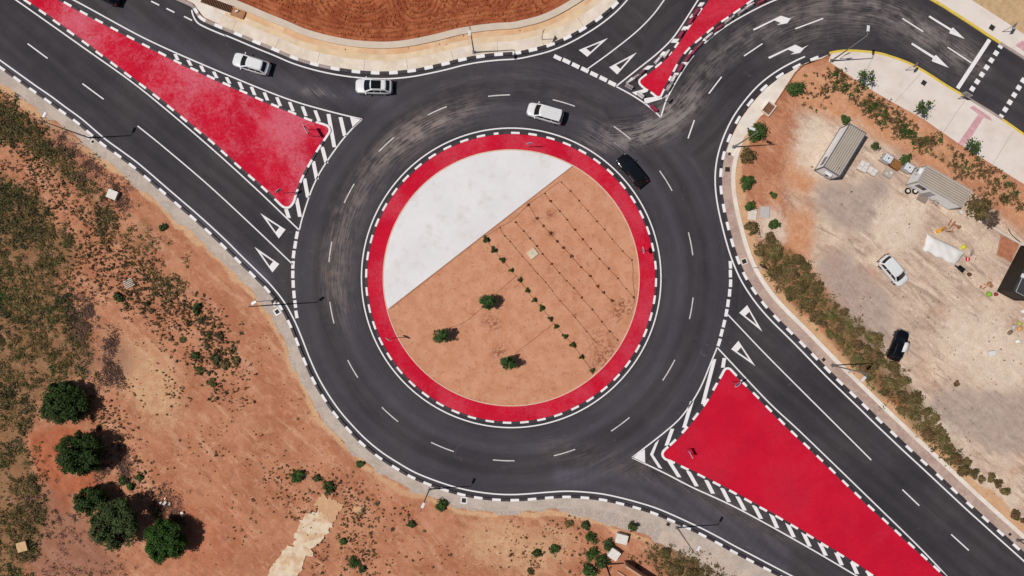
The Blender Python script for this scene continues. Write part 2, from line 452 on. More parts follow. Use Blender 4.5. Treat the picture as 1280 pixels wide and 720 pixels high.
RED_M = [[(38,528),(60,545),(78,560),(84,600),(92,640),(72,640),(56,600),(42,570)],[(60,540),(100,530),(110,545),(75,570)],[(84,592),(118,585),(128,606),(104,620),(86,616)]]
RED_L = [[(430,555),(470,590),(560,625),(600,640),(560,665),(500,650),(450,620)],[(640,650),(690,662),(700,690),(650,690)],[(300,440),(330,470),(370,520),(400,560),(380,570),(330,520)],[(160,590),(250,610),(330,640),(300,720),(200,730)]]
SAND_L = [[(560,640),(640,650),(720,665),(730,700),(640,720),(580,700)],[(180,560),(215,575),(300,650),(290,660),(200,590)],[(120,400),(170,410),(215,460),(240,520),(200,540),(150,500),(125,440)],[(52,560),(80,570),(100,640),(85,670),(60,640)]]
YARD = [(1004,120),(1060,128),(1140,200),(1230,255),(1330,330),(1500,480),(1500,900),(1420,800),(1290,690),(1205,590),(1150,520),(1080,430),(1010,330),(985,250),(992,170)]
ORANGE_R = [[(990,84),(1040,80),(1090,112),(1160,158),(1230,205),(1300,250),(1360,290),(1300,290),(1215,232),(1150,196),(1100,178),(1060,150),(1010,140),(985,130)],[(995,180),(1016,190),(1022,230),(1012,255),(990,250),(985,210)],[(980,268),(1010,262),(1020,290),(1012,330),(990,318),(976,290)]]
GREY_R = [[(1015,232),(1060,225),(1105,228),(1112,250),(1100,290),(1090,305),(1050,290),(1020,260)],[(1020,315),(1070,320),(1115,380),(1130,420),(1120,450),(1080,420),(1030,370)],[(1150,500),(1210,480),(1290,500),(1290,570),(1230,560),(1170,540)],[(970,160),(985,155),(992,175),(980,185)]]
CREAM_R = [[(1105,240),(1150,260),(1140,300),(1120,330),(1100,300)],[(1180,380),(1240,390),(1290,440),(1290,490),(1220,470),(1190,430)],[(940,256),(975,258),(975,300),(945,300)],[(1130,500),(1180,520),(1240,600),(1290,660),(1240,640),(1190,570)],[(1010,150),(1050,150),(1030,195),(1004,230),(990,200)]]
HEDGE = [(944,306),(962,296),(975,304),(1000,318),(1012,345),(1046,384),(1078,402),(1098,432),(1128,466),(1138,490),(1166,520),(1178,545),(1208,576),(1204,588),(1172,566),(1140,530),(1112,500),(1080,466),(1050,436),(1018,402),(992,380),(968,352),(952,326)]
WEEDR = [(1030,88),(1052,92),(1080,112),(1120,140),(1160,168),(1200,192),(1240,215),(1300,256),(1300,275),(1250,252),(1200,222),(1150,186),(1100,156),(1060,128)]
SCR_B = [(798,676),(830,685),(870,700),(905,720),(940,760),(872,760),(834,726),(806,696)]
FIELD = None
off_field = offset(B[len(catmull(PL(B_pre))):], 3.75)
FIELD = [tuple(p) for p in off_field]+[P(1000, -400), P(-300, -400), P(-300,-230)]
field = pip(X, Y, FIELD).astype(np.float32)
def band(d, a, b, s=.35, w=.5):
    dd = d + (fbm(X, Y, .5, 3, 5)-.5)*w*2
    return sstep(a-s, a+s, dd)*(1-sstep(b-s, b+s, dd))
southside = (Y < 30) & ~inroad
land_A = southside & (dA < dC) & (dA < dB)
land_C = ~inroad & (dC < dA) & (dC < dD)
land_B = ~inroad & (dB < dD) & (dB < dA)
wA = 1.5 + 1.6*sstep(3, 14, X)*(1-sstep(24, 34, X)) + 1.3*sstep(16, 26, X)
greyv = np.where(land_A, 1-sstep(-.25, .25, dA - wA + (fbm(X, Y, .6, 3, 5)-.5)*1.3), 0)
greyv = np.maximum(greyv, np.where(land_C & (Y < 12), 1-sstep(1.4, 1.9, dA*0+dC), 0))
wiggle = (fbm(X, Y, .45, 3, 25)-.5)*1.3
sandv = np.where(land_A & (X < 36), sstep(-.3, .2, dA-wA+wiggle)*(1-sstep(.3, 1.0, dA-wA+wiggle)), 0)
sandv = np.maximum(sandv, np.where(land_C & (Y < 20), sstep(1.5, 1.8, dC)*(1-sstep(2.5, 3.3, dC+wiggle)), 0))
scrub = np.maximum.reduce([zone(S1, warp=1.1), zone(S2, warp=.7), zone(S3, warp=1.2)*.5, zone(S4, warp=1.2)*.5, zone(HEDGE, warp=.5, blur=3), zone(WEEDR, warp=.5, blur=4)*.45, zone(SCR_B, warp=1)*.9])
scrub = scrub*(.45+1.1*fbm(X, Y, .5, 4, 50))
red = np.maximum(zone(*RED_L, warp=1.4, blur=12)*.5, zone(*RED_M, warp=.5, blur=3))
sand = np.maximum.reduce([zone(*SAND_L, warp=1.5, blur=10)*.7, sandv])
grey = np.maximum.reduce([zone(*GREY_L, warp=1.3, blur=8)*.7, greyv])
dark = zone(*DARK_L, warp=1.4, blur=8)
yard = zone(YARD, warp=.5, blur=8)
orange = zone(*ORANGE_R, warp=.7, blur=6)
greyr = zone(*GREY_R, warp=1.8, blur=5)
creamr = zone(*CREAM_R, warp=1.8, blur=6)
beige = zone([(1205,-2),(1285,50),(1420,140),(1500,60),(1300,-100),(1180,-60)], warp=0, blur=1)
# plough arcs: turns around two points, then rows along the wall
f1 = np.hypot(X-P(452, -22)[0], Y-P(452, -22)[1]); f2 = np.hypot(X-P(585, -18)[0], Y-P(585, -18)[1]); f3 = np.hypot(X-P(522, -8)[0], (Y-P(522, -8)[1])*.8)
fdist = np.where(dB < 5.8, dB*1.0, np.minimum(np.minimum(f1, f2), f3*1.0+.2))
# wheel ruts
track = np.zeros(X.shape, np.float32)
for pl in ([(172,545),(200,572),(245,608),(300,652),(330,690)],[(182,541),(212,567),(256,602),(312,648)],[(345,500),(370,545),(420,590),(470,640)],[(355,495),(382,540),(432,583),(482,632)],[(560,650),(620,690),(680,730)],[(1110,260),(1080,300),(1060,360),(1080,420)],[(1122,264),(1094,304),(1074,360),(1094,412)],[(1040,250),(1090,320),(1150,380),(1230,420),(1290,470)],[(1030,262),(1080,332),(1140,392),(1220,434),(1290,484)],[(1120,470),(1180,450),(1240,400)],[(1130,480),(1190,462),(1252,410)],[(1150,520),(1200,560),(1260,630)],[(1000,130),(1030,140),(1080,160),(1150,205),(1250,280)],[(1004,142),(1030,152),(1076,172),(1140,212)],[(150,420),(200,440),(260,520),(300,600)],[(1000,330),(1040,300),(1090,300),(1150,330)]):
    d_ = mindist(X, Y, catmull(PL(pl), .3)); track = np.maximum(track, np.exp(-((d_+(fbm(X, Y, .8, 2, 66)-.5)*.3)/.28)**2))
track *= sstep(.35, .6, fbm(X, Y, .3, 3, 88))
# relief
rel = (fbm(X, Y, .12, 4, 1)-.5)*.5 + (fbm(X, Y, .9, 3, 2)-.5)*.16 + (fbm(X, Y, 2.4, 2, 9)-.5)*.05
ramp = sstep(1.6, 7, dmin)
flatyard = 1-.75*yard
Z = .115 + ramp*rel*flatyard*(1-field*.6)
Z += field*sstep(4, 6, dB)*.08*np.sin((Y*1.0+1.5*np.sin(X*.12))*8.0)*.5
Z += np.where(red > .3, (fbm(X, Y, 1.1, 3, 77)-.4)*.5*red*ramp, 0)
Z -= track*.04
PAVE = [[(1040,65.5),(1060,63.5),(1120,73),(1204,119.5),(1340,207.5),(1460,285.5),(1460,345),(1280,231),(1195,178),(1155,150),(1115,128),(1077,106),(1050,87),(1035,77)],[(1160,-2),(1203,24),(1249,54),(1340,114),(1460,191),(1460,150),(1280,44),(1258,29),(1213,0),(1180,-20),(1130,-40),(1100,-30)],[(1037,68),(996,84.8),(956,111.5),(924.5,151),(907.5,190),(916,196),(930,172),(950,146),(968,131),(1003,80)],[(120,-52),(225,-4),(256,22),(275,31),(290,10),(262,-5),(200,-40),(140,-70)]]
for p_ in PAVE: Z = np.where(pip(X, Y, PL(p_)), np.minimum(Z, .06), Z)
Z = np.where(land_B & (dB < 4.1), np.minimum(Z, .05), Z)
Z = np.where(land_A & (X > 19) & (dA < 3.2), np.minimum(Z, .1), Z)
Z = np.where(land_C & (dC < 1.9), np.minimum(Z, .1), Z)
Z = np.where(dmin < .5, .05, Z)
Z = np.where(inroad & (dmin > .05), -.35, Z)
Z = np.where((dmin < .5) & (Z > 0), -.05, Z)
vv = np.stack([X.ravel(), Y.ravel(), Z.ravel()], 1)
ii = (np.arange(NYg-1)[:, None]*NXg+np.arange(NXg-1)[None, :]).ravel()
ff = np.stack([ii, ii+1, ii+1+NXg, ii+NXg], 1)

def make_earth():
    t = NT('earth')
    a = {k: t.attr(k) for k in ('sand', 'grey', 'red', 'scrub', 'dark', 'yard', 'orange', 'greyr', 'creamr', 'field', 'beige')}
    n1 = t.noise(.22, 6, .62); n2 = t.noise(1.1, 6, .65, off=3); n3 = t.noise(5, 5, .7, off=6); n4 = t.noise(20, 4, .7)
    fl = t.noise(1.9, 7, .78, dist=.8, off=15)
    nmix = t.math('ADD', t.math('MULTIPLY', n2, .55), t.math('MULTIPLY', n3, .45))
    def m(c, k, tgt, s=.5, lo=.35, hi=.65, amt=1.):
        lo, hi, s = (lo, hi, s) if s < .3 else (.12, .88, 1.5)
        v = t.math('ADD', a[k], t.math('MULTIPLY', t.math('MULTIPLY', t.math('SUBTRACT', n3 if s < .3 else nmix, .5), s), t.math('MINIMUM', t.math('MULTIPLY', a[k], 4), 1)))
        f = t.ramp(v, lo, hi, 0, amt)
        return t.mix(f, c, tgt)
    c = t.mix(t.ramp(n1, .36, .64), lin('#ab7054'), lin('#bf8667'))
    dsv = t.scalevec((.22, 1.0, 1), R(42)); ds = t.noise(1.1, 8, .75, vec=dsv, dist=.6)
    c = t.mix(t.ramp(ds, .50, .64, 0, .6), c, lin('#985d45'))
    c = t.mix(t.ramp(t.noise(.8, 7, .7, vec=dsv, off=21), .51, .66, 0, .6), c, lin('#d2a286'))
    c = t.mix(t.ramp(n2, .5, .75, 0, .55), c, lin('#a0644a'))
    c = t.mix(t.ramp(t.noise(.8, 8, .78, off=101, dist=1.2), .50, .66, 0, .55), c, lin('#d0a083'))
    c = t.mix(t.ramp(t.noise(1.6, 8, .8, off=111, dist=.9), .54, .68, 0, .5), c, lin('#96604a'))
    yc = t.mix(t.ramp(t.noise(.3, 6, .6, off=60), .36, .64), lin('#c5ac9a'), lin('#d6bfaa'))
    yc = t.mix(t.ramp(t.noise(.9, 6, .7, off=71, dist=1), .5, .72, 0, .7), yc, lin('#b59a8a'))
    sv = t.scalevec((.22, 1.0, 1), R(38)); sk_ = t.noise(.9, 7, .72, vec=sv, dist=.8)
    yc = t.mix(t.ramp(sk_, .46, .64, 0, .85), yc, lin('#a08779'))
    yc = t.mix(t.ramp(t.noise(1.3, 7, .75, vec=sv, off=13), .52, .66, 0, .8), yc, lin('#e2cdb8'))
    c = m(c, 'yard', yc, .3)
    c = m(c, 'orange', t.mix(t.ramp(n2, .35, .65), lin('#cf9c7b'), lin('#c18864')), .6, .3, .7)
    c = t.mix(t.math('MULTIPLY', a['yard'], t.ramp(t.noise(.16, 7, .7, off=140, dist=.8), .54, .68, 0, .5)), c, lin('#bd8a70'))
    c = m(c, 'greyr', t.mix(t.ramp(n2, .3, .7), lin('#988781'), lin('#b09d93')), .9, .3, .8, .72)
    c = t.mix(t.math('MULTIPLY', a['yard'], t.ramp(t.noise(1.0, 8, .8, vec=sv, off=170), .55, .68, 0, .45)), c, lin('#8f7b70'))
    c = m(c, 'creamr', t.mix(t.ramp(n2, .3, .7), lin('#d0baa6'), lin('#dac8b8')), .9, .3, .8, .9)
    c = m(c, 'sand', t.mix(t.ramp(n2, .3, .7), lin('#c79a76'), lin('#cfa985')), .7, .3, .75)
    c = m(c, 'red', t.mix(t.ramp(n2, .3, .7), lin('#a3563b'), lin('#b56a4b')), .8, .3, .9, .85)
    c = m(c, 'dark', lin('#8a6152'), 1.2, .4, .95, .6)
    c = m(c, 'grey', t.mix(t.ramp(n3, .3, .7), lin('#aa9b92'), lin('#bdaea3')), .25)
    fw = t.math('ADD', t.attr('fdist'), t.math('MULTIPLY', t.noise(.6, 4, .6, off=91), .55))
    fur = t.math('SINE', t.math('MULTIPLY', fw, 11.0))
    fc = t.mix(t.ramp(t.noise(.5, 6, .65, off=33, dist=.6), .36, .66), lin('#934b31'), lin('#b26b48'))
    fc = t.mix(t.ramp(t.math('ADD', fur, t.math('MULTIPLY', t.math('SUBTRACT', n2, .5), 4.5)), -.3, 1.3, 0, .55), fc, lin('#66311f'))
    fc = t.mix(t.ramp(t.noise(2.6, 6, .75, off=35), .54, .68, 0, .6), fc, lin('#b27550'))
    c = t.mix(a['field'], c, fc)
    c = t.mix(a['beige'], c, t.mix(t.ramp(n2, .3, .7), lin('#c9ab86'), lin('#b59873')))
    sc = t.mix(t.ramp(n2, .35, .65), lin('#735a40'), lin('#655a38'))
    sc = t.mix(t.ramp(n3, .55, .7, 0, .8), sc, lin('#97694b'))
    c = m(c, 'scrub', sc, .8, .38, .8, .62)
    c = t.mix(t.math('MULTIPLY', t.attr('track'), .4), c, t.val(c, 1.28))
    # pebbles, clods, tracks
    fleck = t.ramp(fl, .58, .70, 0, .42)
    c = t.mix(fleck, c, t.val(c, .55))
    c = t.mix(t.ramp(t.noise(1.4, 7, .8, off=44), .62, .74, 0, .4), c, t.val(c, 1.35))
    c = t.val(c, t.ramp(n4, .28, .72, .86, 1.14))
    c = t.val(c, t.ramp(n3, .25, .75, .88, 1.12))
    h = t.math('ADD', t.math('MULTIPLY', n3, .6), t.math('ADD', t.math('MULTIPLY', n4, .3), n2))
    t.bump(h, .55, .12)
    return t.done(c, .95, .08)
EARTH = make_earth()
g = npmesh('ground', vv, ff, EARTH, attrs=dict(sand=sand, grey=grey, red=red, scrub=scrub, dark=dark, yard=yard, orange=orange, greyr=greyr, creamr=creamr, field=field, beige=beige, fdist=fdist, track=track), smooth=True)
tag(g, 'bare orange and beige earth around the roundabout', 'ground', kind='structure')

# ---- road sheet on the same ground mesh grid
cx = (X[:-1, :-1]+X[1:, 1:])/2; cy = (Y[:-1, :-1]+Y[1:, 1:])/2
sel = (pip(cx, cy, ROADPOLY) | (mindist(cx, cy, np.concatenate([A, B, C, D])) < .2)).ravel()
rf = ff[sel]; used = np.unique(rf); remap = np.full(len(vv), -1); remap[used] = np.arange(len(used))
rv = vv[used].copy(); rv[:, 2] = 0
rx, ry = rv[:, 0], rv[:, 1]
rr = np.hypot(rx-C0[0], ry-C0[1]); th = np.degrees(np.arctan2(ry-C0[1], rx-C0[0])) % 360
def gs(e, s, ra, rb=None, rot=0):
    x, y = P(e, s); dx, dy = rx-x, ry-y
    ca, sa = math.cos(R(rot)), math.sin(R(rot)); u = dx*ca+dy*sa; v = -dx*sa+dy*ca
    return np.exp(-(u/ra)**2-(v/(rb or ra))**2)
def segd(pts):
    c = catmull(PL(pts), 1.0)
    return np.sqrt(((rx[:, None]-c[None, :, 0])**2+(ry[:, None]-c[None, :, 1])**2).min(1))
ringband = np.exp(-((rr-21.9)/1.7)**2)*sstep(95, 125, th)*(1-sstep(180, 205, th))
dust = ringband*.58
dust += np.exp(-(segd([(740,168),(800,163),(850,135),(880,90),(920,55),(980,20),(1050,4),(1120,16),(1220,80)])/1.6)**2)*.55
dust += gs(845,140,3.2,1.6,35)*1.0 + gs(812,166,3.5,1.3,15)*.9 + gs(770,180,3,1)*.5
dust += gs(560,148,5,1.3,20)*.6+gs(505,180,4,1.5,40)*.5
dust += np.exp(-(segd([(980,55),(1050,28),(1110,30),(1200,75)])/2.2)**2)*.35
dust += .25*np.exp(-(segd([(690,560),(760,575),(860,605),(980,670)])/1.4)**2)
dust += .1*np.exp(-(segd([(560,110),(660,100),(740,130)])/2)**2)
dust += gs(388,114,.9,.5)*.9+gs(398,116,.7,.4)*.8+gs(410,119,1.5,.2,-10)*.4
light = np.exp(-(segd([(-60,55),(20,110),(80,157),(150,212),(215,265),(280,318),(320,350)])/1.6)**2)*.75
light *= 1-.55*np.exp(-(segd([(-60,52),(20,105),(80,152),(150,207),(215,260),(280,313)])/.35)**2)
light += .4*np.exp(-(segd([(700,600),(800,620),(880,655),(980,710)])/.8)**2) + .35*np.exp(-(segd([(700,590),(800,600),(880,635),(980,690)])/.8)**2)
light += .35*np.exp(-(segd([(150,30),(240,65),(320,95),(400,115),(480,125)])/1.2)**2)
light += .25*np.exp(-((rr-21)/1.5)**2) + .18*np.exp(-((rr-26)/1.2)**2)
# along-road coordinate: round the circle near it, along the arms elsewhere
wcir = 1-sstep(27, 31, rr)
u_arm = rx*.77-ry*.64; v_arm = rx*.64+ry*.77
npth = catmull(PL([(700,150),(760,163),(805,158),(845,132),(880,90),(920,55),(980,20),(1050,6),(1120,18),(1220,82),(1400,200)]), .6)
nar = arclen(npth); nno = normals(npth)
dd_ = (rx[:, None]-npth[None, :, 0])**2+(ry[:, None]-npth[None, :, 1])**2
kk_ = dd_.argmin(1); rn = (rx-npth[kk_, 0])*nno[kk_, 0]+(ry-npth[kk_, 1])*nno[kk_, 1]; an = nar[kk_]
ne = (rx > 12) & (np.sqrt(dd_.min(1)) < np.maximum(rr-19, 2.5)*.55+np.clip((rx-20)*.7, 0, 30)) & (ry > 12)
rad = np.where(ne, rn, np.where(rr < 29, rr, v_arm+4)); ang = np.where(ne, an, np.where(rr < 29, np.radians(th)*22, u_arm))
road = npmesh('road', rv, remap[rf], ASPH, attrs=dict(dust=np.clip(dust, 0, 1.2), light=np.clip(light, 0, 1), rad=rad, ang=ang))
tag(road, 'dark asphalt roundabout and its four approach roads', 'road', kind='structure')

# ================================================================== ROAD MARKINGS (parts of the road)
ZM = .004
def lines(name, polylines, w, mtl=MARK, z=ZM, smooth=True):
    m = MB()
    for pl in polylines:
        c = catmull(PL(pl), .5) if smooth else np.array(PL(pl), float)
        m.ribbon(c, -w/2, w/2, z)
    return m.build(name, mtl, road)
def cut(c, a, b):
    return c[a:b]
def sub(curve, p0, p1):
    p0 = np.array(P(*p0)); p1 = np.array(P(*p1))
    i = int(np.argmin(((curve-p0)**2).sum(1))); j = int(np.argmin(((curve-p1)**2).sum(1)))
    return curve[min(i, j):max(i, j)+1]
EO = .68
m = MB(); m.ribbon(A, EO-.085, EO+.085, ZM); m.build('edge_line', MARK, road)
m = MB()
m.ribbon(catmull(PL([(239.5,12.5),(241.3,19),(244.5,25.5),(249,30),(262,36.5),(282,44.8)]), .4), -.09, .09, ZM)
cB = sub(B, (282, 38), (843, -104)); m.ribbon(offset(cB, -EO), -.085, .085, ZM); m.build('edge_line', MARK, road)
m = MB(); cC = sub(C, (1010, 76), (1460, 860)); m.ribbon(offset(cC, -EO), -.09, .09, ZM); m.build('edge_line', MARK, road)
def circle(r, a0=0, a1=360, n=220):
    a = np.radians(np.linspace(a0, a1, n)); return np.stack([C0[0]+r*np.cos(a), C0[1]+r*np.sin(a)], 1)
m = MB(); m.ribbon(circle(18.72, 0, 360, 260), -.08, .08, ZM); m.build('edge_line', MARK, road)
# lines round the three splitter islands
lines('edge_line', [[(-110,-92),(20,0),(105,60),(175,110.3),(257,179),(320,236),(374.3,288)], [(374,288),(378,272),(387.5,242.7),(396,223),(405,207.3),(424,180),(440,161),(452.5,149)], [(-60,-78),(92,0),(175,45),(231,71),(320,108.5),(370,127.3),(420,141.3),(452.5,149)]], .165)
lines('edge_line', [[(1200,738),(1155,690),(1100,636),(1001,540.3),(960,502),(896.4,434.3)], [(896.4,434.3),(890,450),(874,487.5),(852.5,520),(831,540),(790,572)], [(790,572),(830,591),(865,609),(915,632),(960,656),(1015,687),(1070,719.5),(1180,785)]], .165)
lines('edge_line', [[(958,-140),(925,-85),(898,-40),(872.5,0),(843,45),(822.5,66),(795,88),(770,108)], [(770,108),(791,119.5),(810,132.3),(826,146.5)], [(826,146.5),(833,125),(847.5,98),(864,73),(885,50),(910,31),(939,14.3),(962,3),(990,-8)]], .165)
# solid lane lines on the entries
lines('lane_line', [[(172,157.5),(200,180),(260,231),(320,286.5),(366,330.5)]], .15)
lines('lane_line', [[(910,393.5),(960,446),(1054,540),(1089,575)]], .15)
lines('lane_line', [[(734,86.5),(765,64),(795,40),(815,20),(830,0),(850,-32),(880,-84)]], .15)
# broken lines
m = MB()
def dash(mb, p, q, w=.15, z=ZM):
    a = np.array(P(*p)); b = np.array(P(*q)); mb.ribbon(np.array([a, b]), -w/2, w/2, z)
for p, q in (((34.5,54.5),(59.5,73)),((103,104.5),(129.5,124)),((-34,5),(-9,23)),((1128,612),(1149,632)),((1189,668),(1211,688)),((1250,724),(1272,744)),((886,117),(902,96)),((930,70),(953,54.5)),((860,173),(868,150)),((994,36),(1029,23)),((1128,23),(1154,39.5)),((1184.5,59),(1215,79))):
    dash(m, p, q)
for p, q in (((189,1.5),(199,6.5)),((208,10.5),(218,15.5)),((230,20.5),(240,25.5))): dash(m, p, q, .17)
m.build('broken_lane_line', MARK, road)
m = MB()
for p, q in (((473,189),(492,171)),((534,142.5),(558,132)),((610,119),(637.5,117)),((691,124),(719,132)),((768,157),(789,172.5)),((825,213),(841,238)),((862,290),(867.5,319)),((867,372),(863,399)),((844,450),(829,476)),((787,522),(764,539)),((719,562),(692.5,570.5)),((643,576),(616,576)),((567,565),(539,552.5)),((498,527),(477,509.5)),((446.5,472.5),(434,450.5)),((416.5,404.5),(411,377.5)),((410.5,327.5),(414,302)),((429,253),(441.5,229))):
    a = np.array(P(*p))-C0; b = np.array(P(*q))-C0
    t0, t1 = math.degrees(math.atan2(a[1], a[0])), math.degrees(math.atan2(b[1], b[0]))
    if t1-t0 > 180: t1 -= 360
    if t0-t1 > 180: t0 -= 360
    m.ribbon(circle(22.87, t0, t1, 8), -.07, .07, ZM)
m.build('broken_lane_line', LANE, road)
# give way blocks, each quad drawn at its place
def quad(mb, e, s, l, w, deg, z=ZM):
    x, y = P(e, s); a = R(deg); ca, sa = math.cos(a), math.sin(a)
    mb.flat([(x+u*ca-v*sa, y+u*sa+v*ca) for u, v in ((-l/2, -w/2), (l/2, -w/2), (l/2, w/2), (-l/2, w/2))], z)
m = MB()
for e, s in ((371,294),(369,306),(367,318),(366.2,331),(366,343),(366.5,355),(367.5,368),(369,380),(370.5,393)):
    a = math.degrees(math.atan2(347.3-s, e-639)); quad(m, e, s, .95, .4, a+90)
m.build('give_way_line', MARK, road)
m = MB()
for e, s in ((913,331),(913,342),(913.2,354),(912,366),(910,379),(908,391),(905,404.5),(902,416),(899,428)):
    a = math.degrees(math.atan2(347.3-s, e-639)); quad(m, e, s, .95, .4, a+90)
m.build('give_way_line', MARK, road)
m = MB()
for e, s in ((697,72),(708,76.5),(719.5,82),(731,87.3),(742.5,93),(754,98.5),(765,104.3)): quad(m, e, s, 1.0, .5, -26)
m.build('give_way_line', MARK, road)
# give way triangles: outline with a thick base
def gw_tri(a, b, ap):
    a, b, ap = (np.array(P(*q)) for q in (a, b, ap))
    m = MB(); base = b-a; cen = (a+b)/2; ax = ap-cen
    i1 = a+ax*.21+base*.235; i2 = b+ax*.21-base*.235; i3 = cen+ax*.70
    V = [a, b, ap, i1, i2, i3]
    m.add([(v[0], v[1], ZM) for v in V], [(0, 1, 4, 3), (1, 2, 5, 4), (2, 0, 3, 5)])
    o = m.build('give_way_triangle', MARK, road)
    bm = bmesh.new(); bm.from_mesh(o.data); bmesh.ops.recalc_face_normals(bm, faces=bm.faces)
    if bm.faces[:][0].normal.z < 0: bmesh.ops.reverse_faces(bm, faces=bm.faces)
    bm.to_mesh(o.data); bm.free()
gw_tri((348.5,298), (357,287), (325.5,266.5)); gw_tri((340.5,340.5), (349,330), (318,308.5))
gw_tri((924,391), (934,381.5), (953,414.5)); gw_tri((914,436.5), (923,426), (944,457.5))
gw_tri((723.5,62.5), (734,71), (760,47.5)); gw_tri((761.5,84), (771.5,93), (796,65.5))
# hatching
def bars(lst, w=4.4, extra=()):
    m = MB()
    for x0, y0, x1, y1 in lst:
        m.flat(PL([(x0-w/2, y0), (x0+w/2, y0), (x1+w/2, y1), (x1-w/2, y1)]), ZM)
    for p in extra: m.flat(PL(p), ZM)
    return m.build('hatching', MARK, road)
bars([(218.8,67.5,222.3,75),(235,75,238.8,82),(251,82,255,90),(267,89.5,271.2,97.5),(283,96.5,287.2,104.5),(298.8,102.5,303,111.5),(314.2,108.5,318.5,119),(330.3,115.5,334.5,125.5),(346,121.5,350.5,132.5),(362,127.5,366.5,139),(378,133,382.5,145),(393.8,138,399,151.5)], 4.2)
bars([(410.5,142.5,418,184),(425.5,146.5,431,170),(402.5,183.5,408,204),(391.5,201.5,396,224),(380.5,223,385,247),(370.5,247.5,375,271),(357.5,261.5,361.2,272.5)], 4.8, [[(437.5,146.5),(452.5,149),(441,160)]])
bars([(836.8,577,849.2,596.5),(860,588.5,871,607.8),(882.8,600,891.2,617),(902.5,610,911.3,627.5),(921.7,620.5,931,638),(942.3,631.5,951.3,648.5),(963.7,642,971.5,660),(983.8,653.5,992.3,671.5),(1003.8,665.5,1012.3,683),(1023.8,677,1032.3,694.5),(1044.3,688.5,1052.3,706.5),(1063.8,700,1071.5,717.5),(1084,713,1092,730)], 5.0)
bars([(905.5,447.5,903.5,459.5),(893,449,878.5,505),(865,501.5,855,534.5),(840.5,536,833,557)], 4.6, [[(790,572),(806,561.5),(806.5,579.5)],[(819,554),(824,549),(816.5,568.5),(828,586),(823,584.5),(812.5,568)]])
bars([(879,3,875.5,8),(868.5,17.5,865,22.5),(858,33,855,38),(845.5,48.5,842,53.5),(832,64.5,828,69.5),(813.5,82,807,87),(793,97,786,104)], 7.5)
bars([(837,106,834,112),(845.5,91,843,97),(856.5,77.5,853.5,82),(866.5,63,863.5,68),(884,47,881,51),(915,19,911.5,23),(938,6,934.5,10)], 6.5, [[(805,123),(827,119.5),(828,123.5),(806,130)],[(790,115.5),(808,110.5),(811,114),(795,119)]])
# arrows
def arrow(name, poly):
    m = MB(); m.flat(PL(poly), ZM); return m.build(name, MARK, road, tri=True)
arrow('direction_arrow', [(1160.6,21.2),(1162,19.4),(1189,36),(1191.3,34.3),(1206,48.8),(1186.5,41.5),(1187.6,38.2)])
arrow('direction_arrow', [(1138.9,55.4),(1140.3,53.4),(1167.5,70.3),(1170,68.6),(1186,84.7),(1164.6,76.4),(1166,72.8)])
arrow('curved_arrow', [(941,36.5),(942.5,38.2),(968,25.5),(976,28.5),(971,31.3),(984,29),(989,22.5),(994,20),(987,23),(976,19.6)])
arrow('curved_arrow', [(960,71.5),(961.8,73.4),(985,62),(993,65.3),(988,68.2),(1000,66),(1005,60.5),(1011,56),(1003,60),(994,55.8)])
m = MB(); dash(m, (1237,49.5), (1197,110.5), .5); m.build('stop_line', MARK, road)
m = MB()
for i in range(7):
    f = i/6; quad(m, 1251+(1215.5-1251)*f, 57.5+(111-57.5)*f, .6, .6, -33)
for i in range(7):
    f = i/5; quad(m, 1279+(1251-1279)*f, 100.5+(146-100.5)*f, .6, .6, -33)
m.build('crossing_block', MARK, road)

# ================================================================== KERBS
def kerb(name, curve, whites, hl, w=.34, h=.15, extra=None, default=1, mats=None, parent=None, closed=False, maxlen=1.15, label=None):
    """block kerb; painted white where it passes a traced white block, black between"""
    s = arclen(curve)
    if closed:
        curve = np.concatenate([curve, curve[:1]]); s = arclen(curve)
    n = int(s[-1]/.12); t = np.linspace(0, s[-1], n)
    cc = np.stack([np.interp(t, s, curve[:, 0]), np.interp(t, s, curve[:, 1])], 1)
    cls = np.full(n, default)
    for q in whites:
        p = np.array(P(q[0], q[1])); k = q[2] if len(q) > 2 else hl
        i = int(np.argmin(((cc-p)**2).sum(1)))
        d = np.abs(t-t[i])
        if closed: d = np.minimum(d, s[-1]-d)
        cls[d < k] = 0
    if extra is not None: cls = extra(cc, cls)
    m = MB(); i = 0; nn = normals(cc)
    while i < n-1:
        j = i
        while j < n-1 and cls[j] == cls[i] and (t[j]-t[i]) < maxlen: j += 1
        seg = list(range(i, j+1))
        step = max(1, len(seg)//5)
        ids = seg[::step]
        if ids[-1] != seg[-1]: ids.append(seg[-1])
        hz = h + random.uniform(-.006, .006); ww = w*random.uniform(.97, 1.03); sh = random.uniform(-.008, .008)
        prof = [(-ww/2, -.1), (-ww/2, hz-.03), (-ww/2+.03, hz), (ww/2-.03, hz), (ww/2, hz-.03), (ww/2, -.1)]
        rings = []
        for q, k in enumerate(ids):
            pos = cc[k].copy()
            if q == 0 and len(ids) > 1: pos += (cc[ids[1]]-cc[k])*.012/max(.05, np.linalg.norm(cc[ids[1]]-cc[k]))
            rings.append([(pos[0]+nn[k][0]*(o+sh), pos[1]+nn[k][1]*(o+sh), z) for o, z in prof])
        V = [v for r_ in rings for v in r_]; F = []
        for q in range(len(rings)-1):
            for k in range(5): F.append((q*6+k+1, q*6+k, (q+1)*6+k, (q+1)*6+k+1))
        F += [tuple(range(6)), tuple(range((len(rings)-1)*6, len(rings)*6))[::-1]]
        m.add(V, [f[::-1] for f in F], int(cls[i]))
        i = j
    o = m.build(name, mats or [WHITE, BLACKK], parent)
    if label: tag(o, label, 'kerb', kind='structure')
    return o
KG = mat('grey_kerb_stone', '#a3948e', .8, .12, 1.5)
kerb('kerb', A, A_w, .56, label='black and white kerb along the south western verge')
